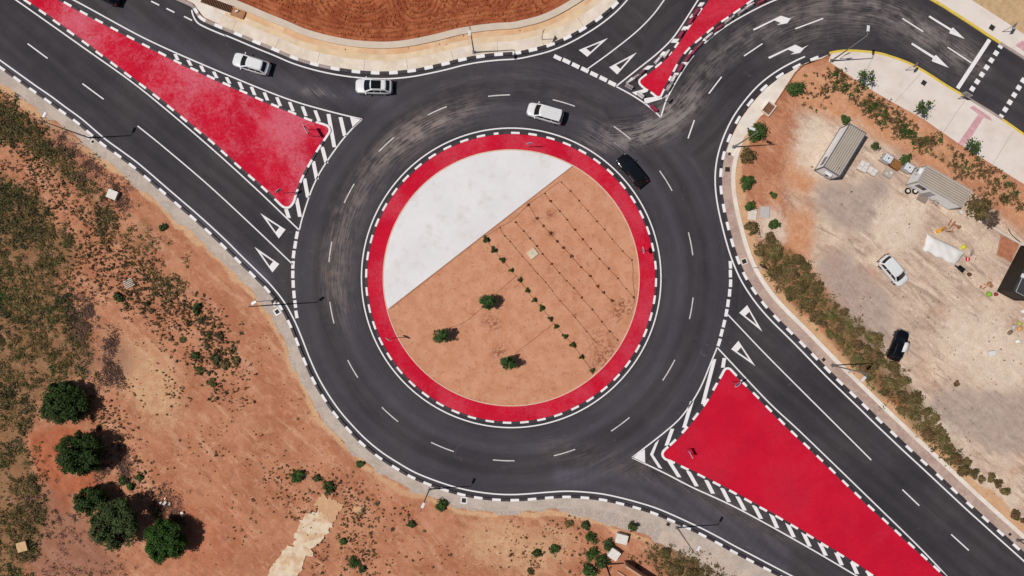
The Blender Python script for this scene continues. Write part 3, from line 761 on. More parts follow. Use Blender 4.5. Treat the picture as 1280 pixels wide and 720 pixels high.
def exB(cc, cls):
    cls[cc[:, 0] < P(243, 0)[0]] = 2
    cls[(cls == 1) & (cc[:, 0] < P(425, 0)[0])] = 2
    return cls
kerb('kerb', B, [(244.5,12,.5)]+B_w, .6, w=.42, h=.17, mats=[WHITE, BLACKK, KG], extra=exB, label='black and white block kerb below the ploughed field')
def exC(cc, cls):
    e = cc[:, 0]*10+640; s_ = 360-cc[:, 1]*10
    up = (e > 1037) & (s_ < 400)
    cls[up] = 2
    cls[up & (e > 1205) & (e < 1253)] = 3
    return cls
kerb('kerb', C, C_w, .58, mats=[WHITE, BLACKK, YELLOW, KG], extra=exC, label='eastern kerb, yellow at the crossing and black and white below')
def exD(cc, cls):
    e = cc[:, 0]*10+640
    cls[:] = 2; cls[e > 1249] = 3; cls[e < 1120] = 1
    return cls
kerb('kerb', D, [], .5, mats=[WHITE, BLACKK, YELLOW, KG], extra=exD, label='yellow kerb on the upper side of the crossing road')

# ---- splitter islands
def island(name, pts, label, wear):
    c = catmull(PL(pts), .4, closed=True)
    root = MB(); root.prism([tuple(p) for p in c], -.05, .128)
    o = root.build(name, RED, tri=True)
    # dense paint sheet so that wear can be mapped where it was seen
    xs = np.arange(c[:, 0].min(), c[:, 0].max(), .5); ys = np.arange(c[:, 1].min(), c[:, 1].max(), .5)
    me = o.data; at = me.attributes.new('wear', 'FLOAT', 'POINT'); at.data.foreach_set('value', np.full(len(me.vertices), wear, np.float32))
    tag(o, label, 'traffic island', kind='structure')
    return o, c
def arcs(lst, k=.6): return [(x, y, k) for x, y in lst]
isl1, c1 = island('traffic_island', I1, 'long worn red splitter island on the left approach', 1.0)
kerb('kerb', c1, I1_w_low+arcs(I1_arc1, .7)+I1_w_r+arcs(I1_arc2, .65)+I1_w_up, .57, w=.3, parent=isl1, closed=True)
isl3, c3 = island('traffic_island', I3, 'big clean red splitter island on the lower right approach', .06)
kerb('kerb', c3, I3_w_r+I3_w_l+I3_w_b+arcs(I3_arc1, .55)+arcs(I3_arc2, .55)+[(914.5,463,.6)], .53, w=.3, parent=isl3, closed=True)
isl2, c2 = island('traffic_island', I2, 'narrow red splitter island lined with plastic barriers at the top', .25)
w2 = [(874.5,14.5,.55),(862,32.5,.55),(845.5,56.5,.4),(838,66.5,.3),(824,81,.5)]+[(803,97,.7),(799,102,.7)]+arcs(I2_arc1[2:], .5)+arcs(I2_arc2, .4)
w2 += [(837,99,.35),(843.5,86,.5),(858,64,.5),(872,51,.55),(887,38,.55),(905,25,.55),(920,15,.55),(937,3,.55)]
kerb('kerb', c2, w2, .5, w=.26, parent=isl2, closed=True)

# ---- central island
cen = MB()
ring_o = circle(17.95, 0, 360, 181)[:-1]; ring_i = circle(16.05, 0, 360, 181)[:-1]
n = len(ring_o)
V = [(x, y, .13) for x, y in ring_o]+[(x, y, .13) for x, y in ring_i]
cen.add(V, [(i, (i+1) % n, n+(i+1) % n, n+i) for i in range(n)])
cisl = cen.build('roundabout_island', RED)
at = cisl.data.attributes.new('wear', 'FLOAT', 'POINT'); at.data.foreach_set('value', np.full(2*n, .3, np.float32))
tag(cisl, 'round central island with a red ring, white paving and planted earth', 'roundabout island', kind='structure')
kc = circle(18.1, 95, 455, 600)
wh = [(639+181*math.cos(R(95+360/52*i)), 347.3-181*math.sin(R(95+360/52*i))) for i in range(52)]
kerb('kerb', kc, wh, .55, w=.27, parent=cisl)
# inner edging
m = MB(); m.slab(circle(15.98, 0, 360, 200), -.06, .06, 0, .165); m.build('edging', mat('pink_edging', '#d9b8a2', .8, .1), cisl)
# earth disc (polar grid with relief)
nr, na = 64, 240
rad_ = np.linspace(0.02, 15.93, nr); an_ = np.linspace(0, 2*np.pi, na, endpoint=False)
RR, AA = np.meshgrid(rad_, an_, indexing='ij')
dx = C0[0]+RR*np.cos(AA); dy = C0[1]+RR*np.sin(AA)
dz = .125+(fbm(dx, dy, 1.3, 3, 4)-.5)*.05+(fbm(dx, dy, .3, 2, 14)-.5)*.04
v = np.stack([dx.ravel(), dy.ravel(), dz.ravel()], 1)
i0 = (np.arange(nr-1)[:, None]*na+np.arange(na)[None, :]); i1 = (np.arange(nr-1)[:, None]*na+(np.arange(na)[None, :]+1) % na)
f = np.stack([i0.ravel(), (i0+na).ravel(), (i1+na).ravel(), i1.ravel()], 1)
def make_isl_earth():
    t = NT('island_earth')
    n2 = t.noise(.6, 6, .62); n3 = t.noise(2.0, 7, .75, dist=.7, off=4); n4 = t.noise(16, 4, .7)
    c = t.mix(t.ramp(n2, .36, .64), lin('#c3896a'), lin('#cc9678'))
    c = t.mix(t.ramp(n3, .53, .64, 0, .62), c, lin('#a3684f'))
    c = t.mix(t.ramp(t.noise(5, 6, .75, dist=.8, off=64), .58, .70, 0, .6), c, lin('#8a5340'))
    c = t.mix(t.ramp(t.noise(1.0, 7, .7, off=52), .55, .75, 0, .5), c, lin('#dba986'))
    st = t.attr('stain')
    c = t.mix(t.math('MULTIPLY', st, t.ramp(t.noise(2.6, 6, .75, off=8), .45, .58, 0, .9)), c, lin('#7f4a3a'))
    c = t.val(c, t.ramp(n4, .28, .72, .9, 1.1))
    t.bump(t.math('ADD', n3, t.math('MULTIPLY', n4, .3)), .5, .06)
    return t.done(c, .95, .08)
def bl(e, s, r_):
    x, y = P(e, s); return np.exp(-((dx-x)**2+(dy-y)**2)/(r_*r_))
stain = np.clip(bl(775,390,1.3)+bl(780,382,.9)+bl(760,440,1.6)*.8+bl(748,455,1.2)*.7+bl(687,268,.6)+bl(611,400,.9)*.9+bl(618,405,.8)*.8+bl(622,441,.9)*.8+bl(628,436,.6)*.7+bl(650,345,.5)*.4+bl(700,340,3)*.25+bl(745,420,2)*.4+bl(720,395,.6)*.7+bl(671,275,.5)+bl(689,292,.5)*.9, 0, 1)
npmesh('earth', v, f, make_isl_earth(), cisl, attrs=dict(stain=stain), smooth=True)
# white paving segment: chord from west-south-west to north-north-east
p0 = np.array(P(484.5, 386.5)); p1 = np.array(P(716.5, 205))
a0 = math.degrees(math.atan2(p0[1]-C0[1], p0[0]-C0[0])) % 360; a1 = math.degrees(math.atan2(p1[1]-C0[1], p1[0]-C0[0])) % 360
seg = circle(15.9, a1, a0, 90)
m = MB(); m.prism([tuple(q) for q in seg], .05, .18)
def make_wp():
    t = NT('white_paving')
    c = t.mix(t.ramp(t.noise(.22, 6, .6), .36, .66), lin('#dad8d9'), lin('#e1dfe0'))
    c = t.mix(t.ramp(t.noise(.6, 7, .7, off=14), .50, .74, 0, .7), c, lin('#c9c4c2'))
    c = t.val(c, t.ramp(t.noise(40, 3, .7), .3, .7, .95, 1.05))
    t.bump(t.noise(45, 3), .15, .01)
    return t.done(c, .85, .15)
m.build('white_paving', make_wp(), cisl, tri=True)
dch = (p1-p0)/np.linalg.norm(p1-p0)
q0, q1 = p0+dch*.25, p1-dch*.25
m = MB(); m.slab(np.array([q0+(q1-q0)*k/20 for k in range(21)]), -.22, -.02, .05, .155); m.build('edging', mat('brown_edging', '#a9755c', .85, .15, 2), cisl)

# ================================================================== VERGES AND PAVEMENTS
def gs_(o, label, cat): return tag(o, label, cat, kind='structure')
m = MB(); m.slab(A, -.1, -1.35, -.02, .142); gs_(m.build('verge', GRAVEL), 'grey gravel verge along the south western kerb', 'verge')
cC2 = sub(C, (912, 172), (1460, 860))
m = MB(); m.slab(cC2, .1, 1.28, -.02, .142); gs_(m.build('verge', GRAVELR), 'pinkish gravel verge along the eastern kerb', 'verge')
m = MB(); m.slab(cC2, 1.28, 1.8, -.02, .2); gs_(m.build('concrete_gutter', CONC), 'pale concrete strip behind the eastern verge', 'kerb')
cB2 = sub(B, (273, 30), (843, -104))
m = MB(); m.slab(cB2, .12, 1.55, -.02, .145); m2_ = MB(); m2_.slab(cB2, 1.55, 2.3, -.02, .138); sb_ = m2_.build('paved_edge', SANDC); pvB = gs_(m.build('pavement', CREAM), 'cream concrete pavement below the ploughed field', 'pavement')
cBp = catmull(PL([(60,-70),(160,-20),(215,5),(250,22)]+B_w[1:]), .4)
sb_.parent = pvB
m = MB(); nb_ = normals(cB2); sB_ = arclen(cB2)
for s0 in np.arange(2, sB_[-1], 5.7):
    i_ = int(np.argmin(np.abs(sB_-s0))); p_ = cB2[i_]; m.ribbon(np.array([p_+nb_[i_]*.2, p_+nb_[i_]*1.5]), -.025, .025, .149)
m.build('joint', mat('joint_grey', '#a08f84', .9), pvB)
m = MB(); m.slab(cBp, 2.3, 3.02, -.02, .105); gs_(m.build('drain_channel', PEACH), 'peach coloured drainage channel behind the cream pavement', 'channel')
m = MB(); m.slab(cBp, 3.02, 3.85, -.02, .32); gs_(m.build('path', WALLTOP), 'narrow concrete path along the foot of the ploughed field', 'path')
m = MB(); m.prism(PL([(120,-52),(200,-15),(225,-4),(243,5),(247,11),(256,22),(275,31),(284,12),(262,2),(200,-30),(140,-60)]), .02, .14); gs_(m.build('pavement', CONC, tri=True), 'pale pavement corner by the rusty drain grate', 'pavement')
# north-east pavements
up = [(1040,65.5),(1060,63.5),(1095,66),(1120,73),(1140,81),(1160,92.5),(1180,105.5),(1204,119.5),(1230,135),(1255,151),(1280,168.5),(1340,207.5),(1460,285.5),(1460,345),(1280,231),(1195,178),(1155,150),(1115,128),(1077,106),(1050,87),(1035,77)]
m = MB(); m.prism(PL(up), -.02, .142); pav = gs_(m.build('pavement', CONCP, tri=True), 'wide pale pavement with three saplings beside the crossing', 'pavement')
m = MB()
for a_, b_ in (((1265,165),(1236,212)), ((1150,92),(1118,128)), ((1092,69),(1075,104)), ((1205,126),(1178,166))):
    dash(m, a_, b_, .05, .147)
m.build('joint', mat('pavement_joint', '#a89c94', .9), pav)  # joint lines in a darker grey beige than the slab
m = MB(); m.flat(PL([(1211,135),(1216,132.5),(1236,146),(1240,152),(1229,147),(1213,172),(1203,183),(1197,179),(1222,143)]), .147)
m.build('tactile_paving', mat('pink_tactile', '#c99aa0', .85, .15, 2.5, dirt='#dcc9c4'), pav, tri=True)
lo = [(1160,-2),(1203,24),(1249,54),(1280,74),(1340,114),(1460,191),(1460,150),(1280,44),(1258,29),(1213,0),(1180,-20),(1130,-40),(1100,-30)]
m = MB(); m.prism(PL(lo), -.02, .142); pav2 = gs_(m.build('pavement', CONCP, tri=True), 'pale pavement strip in the upper right corner', 'pavement')
m = MB(); m.flat(PL([(1268,57),(1277,51),(1290,58),(1300,68),(1286,70)]), .147); m.build('tactile_paving', _M['pink_tactile'], pav2)
ec = [(1037,68),(1018,75),(996,84.8),(974.5,97),(956,111.5),(939.5,130),(924.5,151),(913.5,173),(907.5,190),(916,196),(922,190),(930,172),(941,157),(950,146),(968,131),(992,92),(1003,80),(1026,74)]
m = MB(); m.prism(PL(ec), -.02, .144); pav3 = gs_(m.build('pavement', CONC, tri=True), 'tapering concrete pavement round the upper right bend', 'pavement')
m = MB(); m.slab(np.array(PL([(966,133),(992.5,92.5),(1004,80.5)])), -.06, .06, 0, .26); m.build('edging', mat('brown_edging2', '#9c6a52', .85), pav3)
cA3 = sub(A, (835, 648), (1000, 733))
m = MB(); m.slab(cA3, -1.35, -3.1, -.02, .136); gs_(m.build('verge', PALEG), 'pale concrete apron beside the bottom right kerb', 'verge')


# ================================================================== FOLIAGE HELPERS
def leaf_quads(cent, size, rg, up=.5, aspect=1.6, outdir=None):
    """one small rhombic leaf (spray) per centre"""
    n = len(cent)
    nrm = rg.normal(size=(n, 3)); nrm /= np.linalg.norm(nrm, axis=1)[:, None]
    nrm[:, 2] = np.abs(nrm[:, 2])+up
    if outdir is not None: nrm += outdir*.8
    nrm /= np.linalg.norm(nrm, axis=1)[:, None]
    a = rg.normal(size=(n, 3)); t = np.cross(nrm, a); t /= np.linalg.norm(t, axis=1)[:, None]+1e-9
    b = np.cross(nrm, t)
    s = (np.asarray(size)*np.ones(n))[:, None]
    v = np.stack([cent-t*s*aspect*.5, cent+b*s*.5+t*s*.1, cent+t*s*aspect*.5, cent-b*s*.5+t*s*.1], 1).reshape(-1, 3)
    f = np.arange(4*n).reshape(-1, 4)
    return v, f
def crown_points(rg, rx, ry, rz, z0, clumps, per, clump_r, inner=.25):
    """uneven crown: leaf centres in clumps spread through a flattened ellipsoid standing on z0"""
    cs = []; od = []
    for k in range(clumps):
        d = rg.normal(size=3); d /= np.linalg.norm(d); d[2] = d[2]*.9+.12
        rad = rg.uniform(.62, .98) if rg.random() > inner else rg.uniform(.1, .6)
        c = d*rad*np.array([rx, ry, rz])*np.array([rg.uniform(.86, 1.06)]*3)
        cr = clump_r*rg.uniform(.65, 1.35)
        p = rg.normal(size=(int(per*rg.uniform(.7, 1.3)), 3)); p /= np.linalg.norm(p, axis=1)[:, None]
        q = p*(rg.random((len(p), 1))**.45)*cr
        cs.append(c+q); od.append(p*.6+d[None]*.6)
    c = np.concatenate(cs); o = np.concatenate(od)
    c[:, 2] = np.maximum(c[:, 2]+z0+rz, .06)
    return c, o
def gz(e, s):
    """height of the ground at an image pixel position"""
    x, y = P(e, s); i = int(np.argmin(np.abs(gx-x))); j = int(np.argmin(np.abs(gy-y)))
    return float(max(Z[j, i], .0))
LEAF_TREE = leafmat('carob_leaf', '#1c2b0f', '#384d20', '#2b4019')
LEAF_OLIVE = leafmat('dull_leaf', '#2c3a1d', '#4d5a30', '#3d4a2a')
LEAF_GREEN = leafmat('bright_leaf', '#30451f', '#4c612f', '#405428')
LEAF_BROWN = leafmat('brown_green_leaf', '#50442b', '#75623f', '#594f2d')
LEAF_DRY = leafmat('dry_leaf', '#55402c', '#7d6244', '#4d4a2a')
LEAF_RED = leafmat('dry_red_leaf', '#5b3529', '#7c4a38')
LEAF_DARK = leafmat('dark_scrub_leaf', '#38402a', '#555634', '#5c4a38')
LEAF_SCRUB = leafmat('scrub_leaf', '#5f5133', '#84714a', '#56582f')
BARK = mat('bark', '#6a5242', .9, .25, 4, .1)
def tree(name, e, s, rx, ry, rz, z0, label, leaf=LEAF_TREE, clumps=70, per=75, cr=.62, size=.15, cat='tree', group=None, seed=1, trunk_r=.16, rz_=0, up=.45):
    rg = np.random.default_rng(seed)
    root = empty(name, (*P(e, s), gz(e, s)), rz_, label=label, cat=cat, group=group)
    m = MB(); top = z0+rz*1.1
    m.tube([(0, 0, -.2), (.05, .02, z0*.5+.1), (.02, .06, z0+rz*.5), (.1, 0, top)], [trunk_r*1.3, trunk_r, trunk_r*.8, trunk_r*.3], 8)
    for k in range(6):
        a = k*1.05+rg.random()*.5; l = rg.uniform(.5, .75)
        m.tube([(.03, .03, z0+rz*(.3+.08*k)), (math.cos(a)*rx*l*.5, math.sin(a)*ry*l*.5, z0+rz*(.7+.07*k)), (math.cos(a)*rx*l, math.sin(a)*ry*l, z0+rz*(1.0+.08*k))], [trunk_r*.55, trunk_r*.35, trunk_r*.12], 6)
    m.build('trunk', BARK, root, smooth=True)
    c, o = crown_points(rg, rx, ry, rz, z0, clumps, per, cr)
    v, f = leaf_quads(c, rg.uniform(.7, 1.3, len(c))*size, rg, up, 1.5, o)
    npmesh('crown', v, f, leaf, root)
    return root
# five dense trees on the lower left
tree('dense_tree', 90.6, 502, 2.75, 2.65, 1.5, .0, 'round dark green tree on red earth, uppermost of the five lower left trees', seed=3, clumps=170, per=120, cr=.52)
tree('dense_tree', 115, 560.6, 2.7, 2.65, 2.0, .35, 'dark round tree with a wide shadow, second from the top of the five', seed=5, clumps=170, per=120, cr=.52)
tree('dense_tree', 124, 619, 1.95, 1.55, 1.45, .25, 'small oval dark tree, smallest of the five lower left trees', seed=9, clumps=80, per=110, cr=.46)
tree('dense_tree', 158, 646.6, 3.0, 3.1, 2.1, .45, 'loose dull olive green tree, widest of the five lower left trees', leaf=LEAF_OLIVE, seed=12, clumps=170, per=95, cr=.6, size=.16)
tree('dense_tree', 216.4, 669, 2.65, 2.65, 1.7, .25, 'vivid green round tree standing farthest right of the five lower left trees', leaf=leafmat('vivid_leaf', '#1d340e', '#3a5a1c', '#2e4919'), seed=17, clumps=170, per=120, cr=.52)
# three young round trees on the island
for i, (e, s, lb) in enumerate(((609.5,377.5,'young ball shaped tree on the island nearest the white paving and the hose row'), (552.5,418.5,'young ball shaped tree on the island nearest the left part of the red ring'), (635,451.5,'young ball shaped tree on the island nearest the bottom of the red ring'))):
    tree('young_tree', e, s, .98, .92, .95, .85, lb, leaf=leafmat('young_leaf', '#2a4020', '#4a6632', '#38522a'), seed=30+i, clumps=60, per=60, cr=.26, size=.09, trunk_r=.06, group='young round trees on the island')
# saplings on the pavement
def sapling(e, s, label, seed, h=2.6):
    rg = np.random.default_rng(seed)
    root = empty('sapling_tree', (*P(e, s), .13), label=label, cat='tree', group='saplings along the wide pavement')
    m = MB(); m.tube([(0, 0, -.1), (.03, .02, h*.5), (0, 0, h)], [.05, .035, .015], 7)
    cs = []; od = []
    for k in range(9):
        a = k*2.4+rg.random(); r_ = rg.uniform(.35, .8); zz = h*rg.uniform(.5, 1.0)
        tip = np.array([math.cos(a)*r_, math.sin(a)*r_, zz])
        m.tube([(0, 0, zz-.35), tuple(tip)], [.018, .008], 5)
        p = rg.normal(size=(34, 3))*np.array([.2, .2, .16]); cs.append(tip+p); od.append(p*2)
    m.build('trunk', BARK, root, smooth=True)
    c = np.concatenate(cs); v, f = leaf_quads(c, rg.uniform(.7, 1.3, len(c))*.15, rg, .6, 1.6, np.concatenate(od))
    npmesh('crown', v, f, LEAF_GREEN, root)
sapling(1071, 101, 'thin sapling on the pavement edge nearest the tall lamp at the bend', 61)
sapling(1141, 140, 'thin sapling in the middle of the three along the wide pavement', 62, 2.8)
sapling(1204, 187, 'thin sapling beside the pink tactile strip', 63, 2.5)

# ------------------------------------------------------------------ shrubs
def shrub_mesh(seed, rx, ry, rz, clumps, per, cr, size):
    rg = np.random.default_rng(seed)
    c, o = crown_points(rg, rx, ry, rz, -rz*.35, clumps, per, cr, .4)
    v, f = leaf_quads(c, rg.uniform(.6, 1.4, len(c))*size, rg, .4, 1.7, o)
    return v, f
def shrub(name, e, s, r_, label, leaf, group=None, seed=0, k=1., h=.7, cat='shrub', asp=1.0, rz=0):
    v, f = shrub_mesh(seed, r_, r_*asp, r_*h, max(7, int(26*min(1.4, r_)*k)), 42, r_*.38+.08, .1+.05*min(1.2, r_))
    o = npmesh(name, v, f, leaf); o.location = (*P(e, s), gz(e, s)); o.rotation_euler = (0, 0, rz)
    return tag(o, label, cat, group)
for i, (e, s, r_, leaf, lb) in enumerate([
    (990.5,113,1.05,LEAF_GREEN,'bright green bush on orange earth by the bend of the yellow kerb'),
    (945,166.5,1.15,LEAF_GREEN,'bright green bush beneath the head of the lamp by the right pavement'),
    (932,196,.95,LEAF_BROWN,'olive bush just below the lamp base on the eastern verge'),
    (932.5,230,.9,LEAF_GREEN,'dark green bush second below the lamp on the eastern verge'),
    (936,259,.7,LEAF_GREEN,'small green bush directly above the white slab'),
    (938,284,.85,LEAF_BROWN,'olive bush directly below the white slab'),
    (966.5,281,.65,LEAF_GREEN,'green bush just below the square grey slab'),
    (966,244,.4,LEAF_GREEN,'tiny green bush above the square grey slab'),
    (1055.5,149,.6,LEAF_GREEN,'green tuft at the top corner of the ribbed cabin'),
    (1093,184,.55,LEAF_OLIVE,'small bush between the ribbed cabin and the white tanks'),
    (1131,200.5,.7,LEAF_GREEN,'green tuft at the end of the cabin with the tyres'),
    (1219.5,258.5,1.5,LEAF_BROWN,'big olive bush at the right end of the cabin with the tyres'),
    (1232.5,274,1.2,leafmat('bush_shadow_leaf','#4d403a','#6d5a50'),'grey purple leaf clump standing in for the shadow beside the big olive bush'),  # leaf clump coloured as the shadow thrown by the big olive bush
    (372,595,.8,LEAF_GREEN,'green bush on open earth above the broken concrete path'),
    (398,597,.45,LEAF_OLIVE,'small bush right of the green bush above the broken path'),
    (411,609,.7,LEAF_OLIVE,'low bush touching the top corner of the broken concrete path'),
    (451,579,.5,LEAF_GREEN,'tiny bush at the edge of the gravel verge lower left'),
    (429,675,.45,LEAF_GREEN,'small bush right of the broken concrete path'),
    (442.5,702.5,.62,LEAF_GREEN,'round green bush near the bottom edge right of the broken path'),
    (454,711,.5,LEAF_OLIVE,'dull bush near the bottom edge beside the round green bush'),
    (552,630.5,.75,LEAF_GREEN,'flat green bush beside the bottom lamp base'),
    (515,655,.5,LEAF_OLIVE,'grey bush on bare earth below the bottom lamp head'),
    (692.5,685,.58,LEAF_GREEN,'round green bush alone on orange earth left of the white blocks'),
    (671,691,.55,LEAF_OLIVE,'brownish round bush left of the lone green bush'),
    (663,713,.5,LEAF_DRY,'dry bush at the bottom edge left of the white blocks'),
    (739,671,.75,LEAF_GREEN,'green bush upper left of the two white blocks'),
    (731,656,.62,LEAF_OLIVE,'dull bush at the edge of the gravel above the white blocks'),
    (739,691,.75,LEAF_GREEN,'green bush left of the lower white block'),
    (734,711,1.0,LEAF_GREEN,'wide green bush at the bottom edge left of the wooden pole'),
    (752,702,.95,LEAF_OLIVE,'dark bush beside the wooden pole'),
    (761,680,.75,LEAF_OLIVE,'thorny bush between the two white blocks'),
    (711,655,.55,LEAF_DRY,'dry bush at the top edge of the earth below the verge'),
    (205,284,.5,LEAF_OLIVE,'dark bush on the slope below the left road'),
    (247,385,.62,LEAF_OLIVE,'dark bush, largest in the band of weeds left of the left sign'),
    (271,449,.75,LEAF_DARK,'dark spreading bush in the weed band left of the roundabout'),
    (282,455,.6,LEAF_DARK,'dark bush right of the spreading bush in the weed band'),
    (277,420,.62,LEAF_DARK,'dark bush above the spreading bush in the weed band'),
    (297,452,.65,LEAF_DARK,'dark bush farthest right in the weed band left of the roundabout'),
    (252,401,.5,LEAF_DARK,'dark bush just under the largest bush of the weed band'),
    (250,462,.6,LEAF_DARK,'dark bush lowest left in the weed band'),
    (150,371,.65,LEAF_OLIVE,'dark bush at the upper end of the sandy clearing'),
    (229,425,.5,LEAF_DARK,'dark bush on the left side of the weed band'),
    (246,445,.5,LEAF_OLIVE,'olive bush in the middle of the weed band'),
    (266,479,.6,LEAF_DARK,'dark bush at the lower tip of the weed band'),
    (155,600,.6,LEAF_OLIVE,'grey bush between the second and third of the lower left trees'),
    (165,607,.5,LEAF_GREEN,'small green bush right of the second lower left tree'),
    (176,596,.42,LEAF_GREEN,'small green bush farthest right beside the second lower left tree'),
    (196,640,.7,LEAF_DRY,'dry bush above the vivid green tree'),
    (1195,479,.4,LEAF_DRY,'dry brown weed clump alone in the yard below the black car'),
    ]):
    low = leaf in (LEAF_DARK, LEAF_DRY); shrub('shrub', e, s, r_*(.9 if low else 1), lb, LEAF_SCRUB if (low and i % 2) else leaf, seed=100+i, rz=i, h=.3 if low else (.55 if r_ < .7 else .7), asp=.7+.1*(i % 4))
sh = shrub('conifer_shrub', 790, 657, .55, 'narrow dark shrub beside the upper white block', LEAF_OLIVE, seed=190, h=1.4)
# hedge belt along the eastern verge: low brown-green shrubs
protos = []
for k in range(6):
    v, f = shrub_mesh(300+k, .85, .7, .36, 24, 60, .34, .105)
    o = npmesh('verge_shrub', v, f, [LEAF_BROWN, LEAF_DRY, LEAF_SCRUB, LEAF_BROWN, LEAF_DRY, LEAF_SCRUB][k]); protos.append(o)
def scatter(poly, n, mind, rg, tries=6000):
    P_ = PL(poly); xs = [p[0] for p in P_]; ys = [p[1] for p in P_]; out = []
    for _ in range(tries):
        x, y = rg.uniform(min(xs), max(xs)), rg.uniform(min(ys), max(ys))
        if not pip(np.array([x]), np.array([y]), P_)[0]: continue
        if all((x-a)**2+(y-b)**2 > mind*mind for a, b in out): out.append((x, y))
        if len(out) >= n: break
    return out
rg = np.random.default_rng(5); firstuse = set()
def zw(x, y):
    i = int(np.argmin(np.abs(gx-x))); j = int(np.argmin(np.abs(gy-y))); return float(max(Z[j, i], 0))
def put(protos, x, y, label, group, rg, smin=.7, smax=1.25, cat='shrub'):
    k = int(rg.integers(len(protos))); o = protos[k]
    if o.name in firstuse: o = o.copy(); COL.objects.link(o)
    else: firstuse.add(o.name)
    sc = rg.uniform(smin, smax); o.location = (x, y, zw(x, y)); o.rotation_euler = (0, 0, rg.uniform(0, 6.28)); o.scale = (sc, sc, sc*rg.uniform(.7, 1.1))
    return tag(o, label, cat, group)
for x, y in scatter(HEDGE, 54, 1.1, rg):
    s_ = 360-y*10
    lb = 'low brown green shrub in the dense belt beside the sign on the eastern verge' if s_ < 345 else ('low brown green shrub in the dense belt left of the black parked car' if s_ < 470 else 'low brown green shrub at the thin lower end of the eastern belt')
    put(protos, x, y, lb, 'shrubs in the belt along the eastern verge', rg, .55, 1.2)
for e, s in ((1237,596),(1246,604),(1255,613),(1268,643),(1279,650),(1225,598),(1216,590)):
    x, y = P(e, s); put(protos, x, y, 'low dry shrub past the lower end of the eastern belt', 'shrubs past the lower end of the belt', rg, .5, .9)
for x, y in scatter(SCR_B, 16, 1.0, rg):
    if y > -36.5 and x > 17.5: put(protos, x, y, 'brown scrub bush beside the apron of the bottom right lamp', 'scrub bushes by the bottom right lamp', rg, .5, 1.0)

# ------------------------------------------------------------------ ground cover (nobody could count it)
def cover(name, pts, hgt, spread, per, size, leaf, label, cat, seed):
    rg = np.random.default_rng(seed); pts = np.array(pts)
    n = len(pts); k = rg.integers(int(per*.5), int(per*1.5)+1, n); idx = np.repeat(np.arange(n), k)
    sc = (.45+rg.random(n)**2.2*1.5)[idx]
    c = np.zeros((len(idx), 3)); d = rg.normal(size=(len(idx), 2))*(spread*sc)[:, None]*.6
    c[:, :2] = pts[idx]+d
    zz = np.array([zw(x, y) for x, y in pts])[idx]
    c[:, 2] = zz+rg.random(len(idx))*hgt*sc*np.exp(-(d**2).sum(1)/(spread*sc)**2)+.02
    v, f = leaf_quads(c, rg.uniform(.6, 1.4, len(c))*size*(.6+.4*sc), rg, .35, 2.0)
    return tag(npmesh(name, v, f, leaf), label, cat, kind='stuff')
def scatter_d(poly, n, rg, clump=.5, thr=.42, sc=.35, off=0, jit=.9):
    """random points thinned by a noise field so that they gather in drifts"""
    P_ = PL(poly); xs = [p[0] for p in P_]; ys = [p[1] for p in P_]
    out = np.zeros((0, 2))
    for _ in range(60):
        x = rg.uniform(min(xs)-2*jit, max(xs)+2*jit, n); y = rg.uniform(min(ys)-2*jit, max(ys)+2*jit, n)
        nz = fbm(x, y, sc, 3, off); keep = (rg.random(n) < np.clip((nz-thr)*6, 0, 1)) & pip(x+rg.normal(size=n)*jit, y+rg.normal(size=n)*jit, P_)
        i = np.clip(np.searchsorted(gx, x), 0, len(gx)-1); j = np.clip(np.searchsorted(gy, y), 0, len(gy)-1)
        keep &= (dmin[j, i] > 1.5) & ~inroad[j, i]
        out = np.concatenate([out, np.stack([x, y], 1)[keep]])
        if len(out) >= n: break
    return out[:n]
rg = np.random.default_rng(77)
cover('scrub_cover', np.concatenate([scatter_d(S1, 3900, rg, thr=.36, sc=.6, off=3), scatter_d(S2, 800, rg, thr=.34, sc=.6, off=5), scatter_d(S3, 70, rg, thr=.36), scatter_d(S4, 60, rg, thr=.36)]), .16, .30, 26, .085, LEAF_SCRUB, 'brown and green scrub covering the left slope', 'scrub', 1)
cover('scrub_cover', np.concatenate([scatter_d(S1, 900, rg, thr=.46, sc=.22, off=30), scatter_d(S2, 200, rg, thr=.4, sc=.3, off=32)]), .28, .36, 34, .095, LEAF_DARK, 'dark green clumps of scrub on the left slope', 'scrub', 2)
cover('scrub_cover', np.concatenate([scatter_d(S1, 260, rg, thr=.5, sc=.16, off=60), scatter_d(HEDGE, 60, rg, thr=.4, sc=.5, off=61)]), .25, .36, 36, .095, LEAF_GREEN, 'fresh green plants scattered through the scrub', 'scrub', 3)
W1 = [(20,175),(75,215),(120,265),(150,310),(200,330),(190,360),(130,380),(100,350),(95,300),(60,255),(20,222)]
W2 = [(150,352),(180,340),(235,350),(262,385),(300,425),(312,470),(290,515),(262,490),(228,440),(190,412),(165,395)]
W3 = [(110,480),(150,520),(175,560),(205,600),(205,640),(160,620),(130,560),(105,520)]
W4 = [(325,580),(420,590),(520,650),(480,700),(470,730),(400,730),(390,660),(360,640)]
W5 = [(640,640),(720,650),(770,690),(760,730),(690,730),(640,700)]
W6 = [(0,520),(40,560),(55,620),(60,720),(0,720)]
W7 = [(200,440),(330,470),(380,560),(420,600),(300,640),(230,560)]
ALL_L = [(0,200),(120,330),(330,400),(420,560),(560,640),(780,660),(760,740),(0,740)]
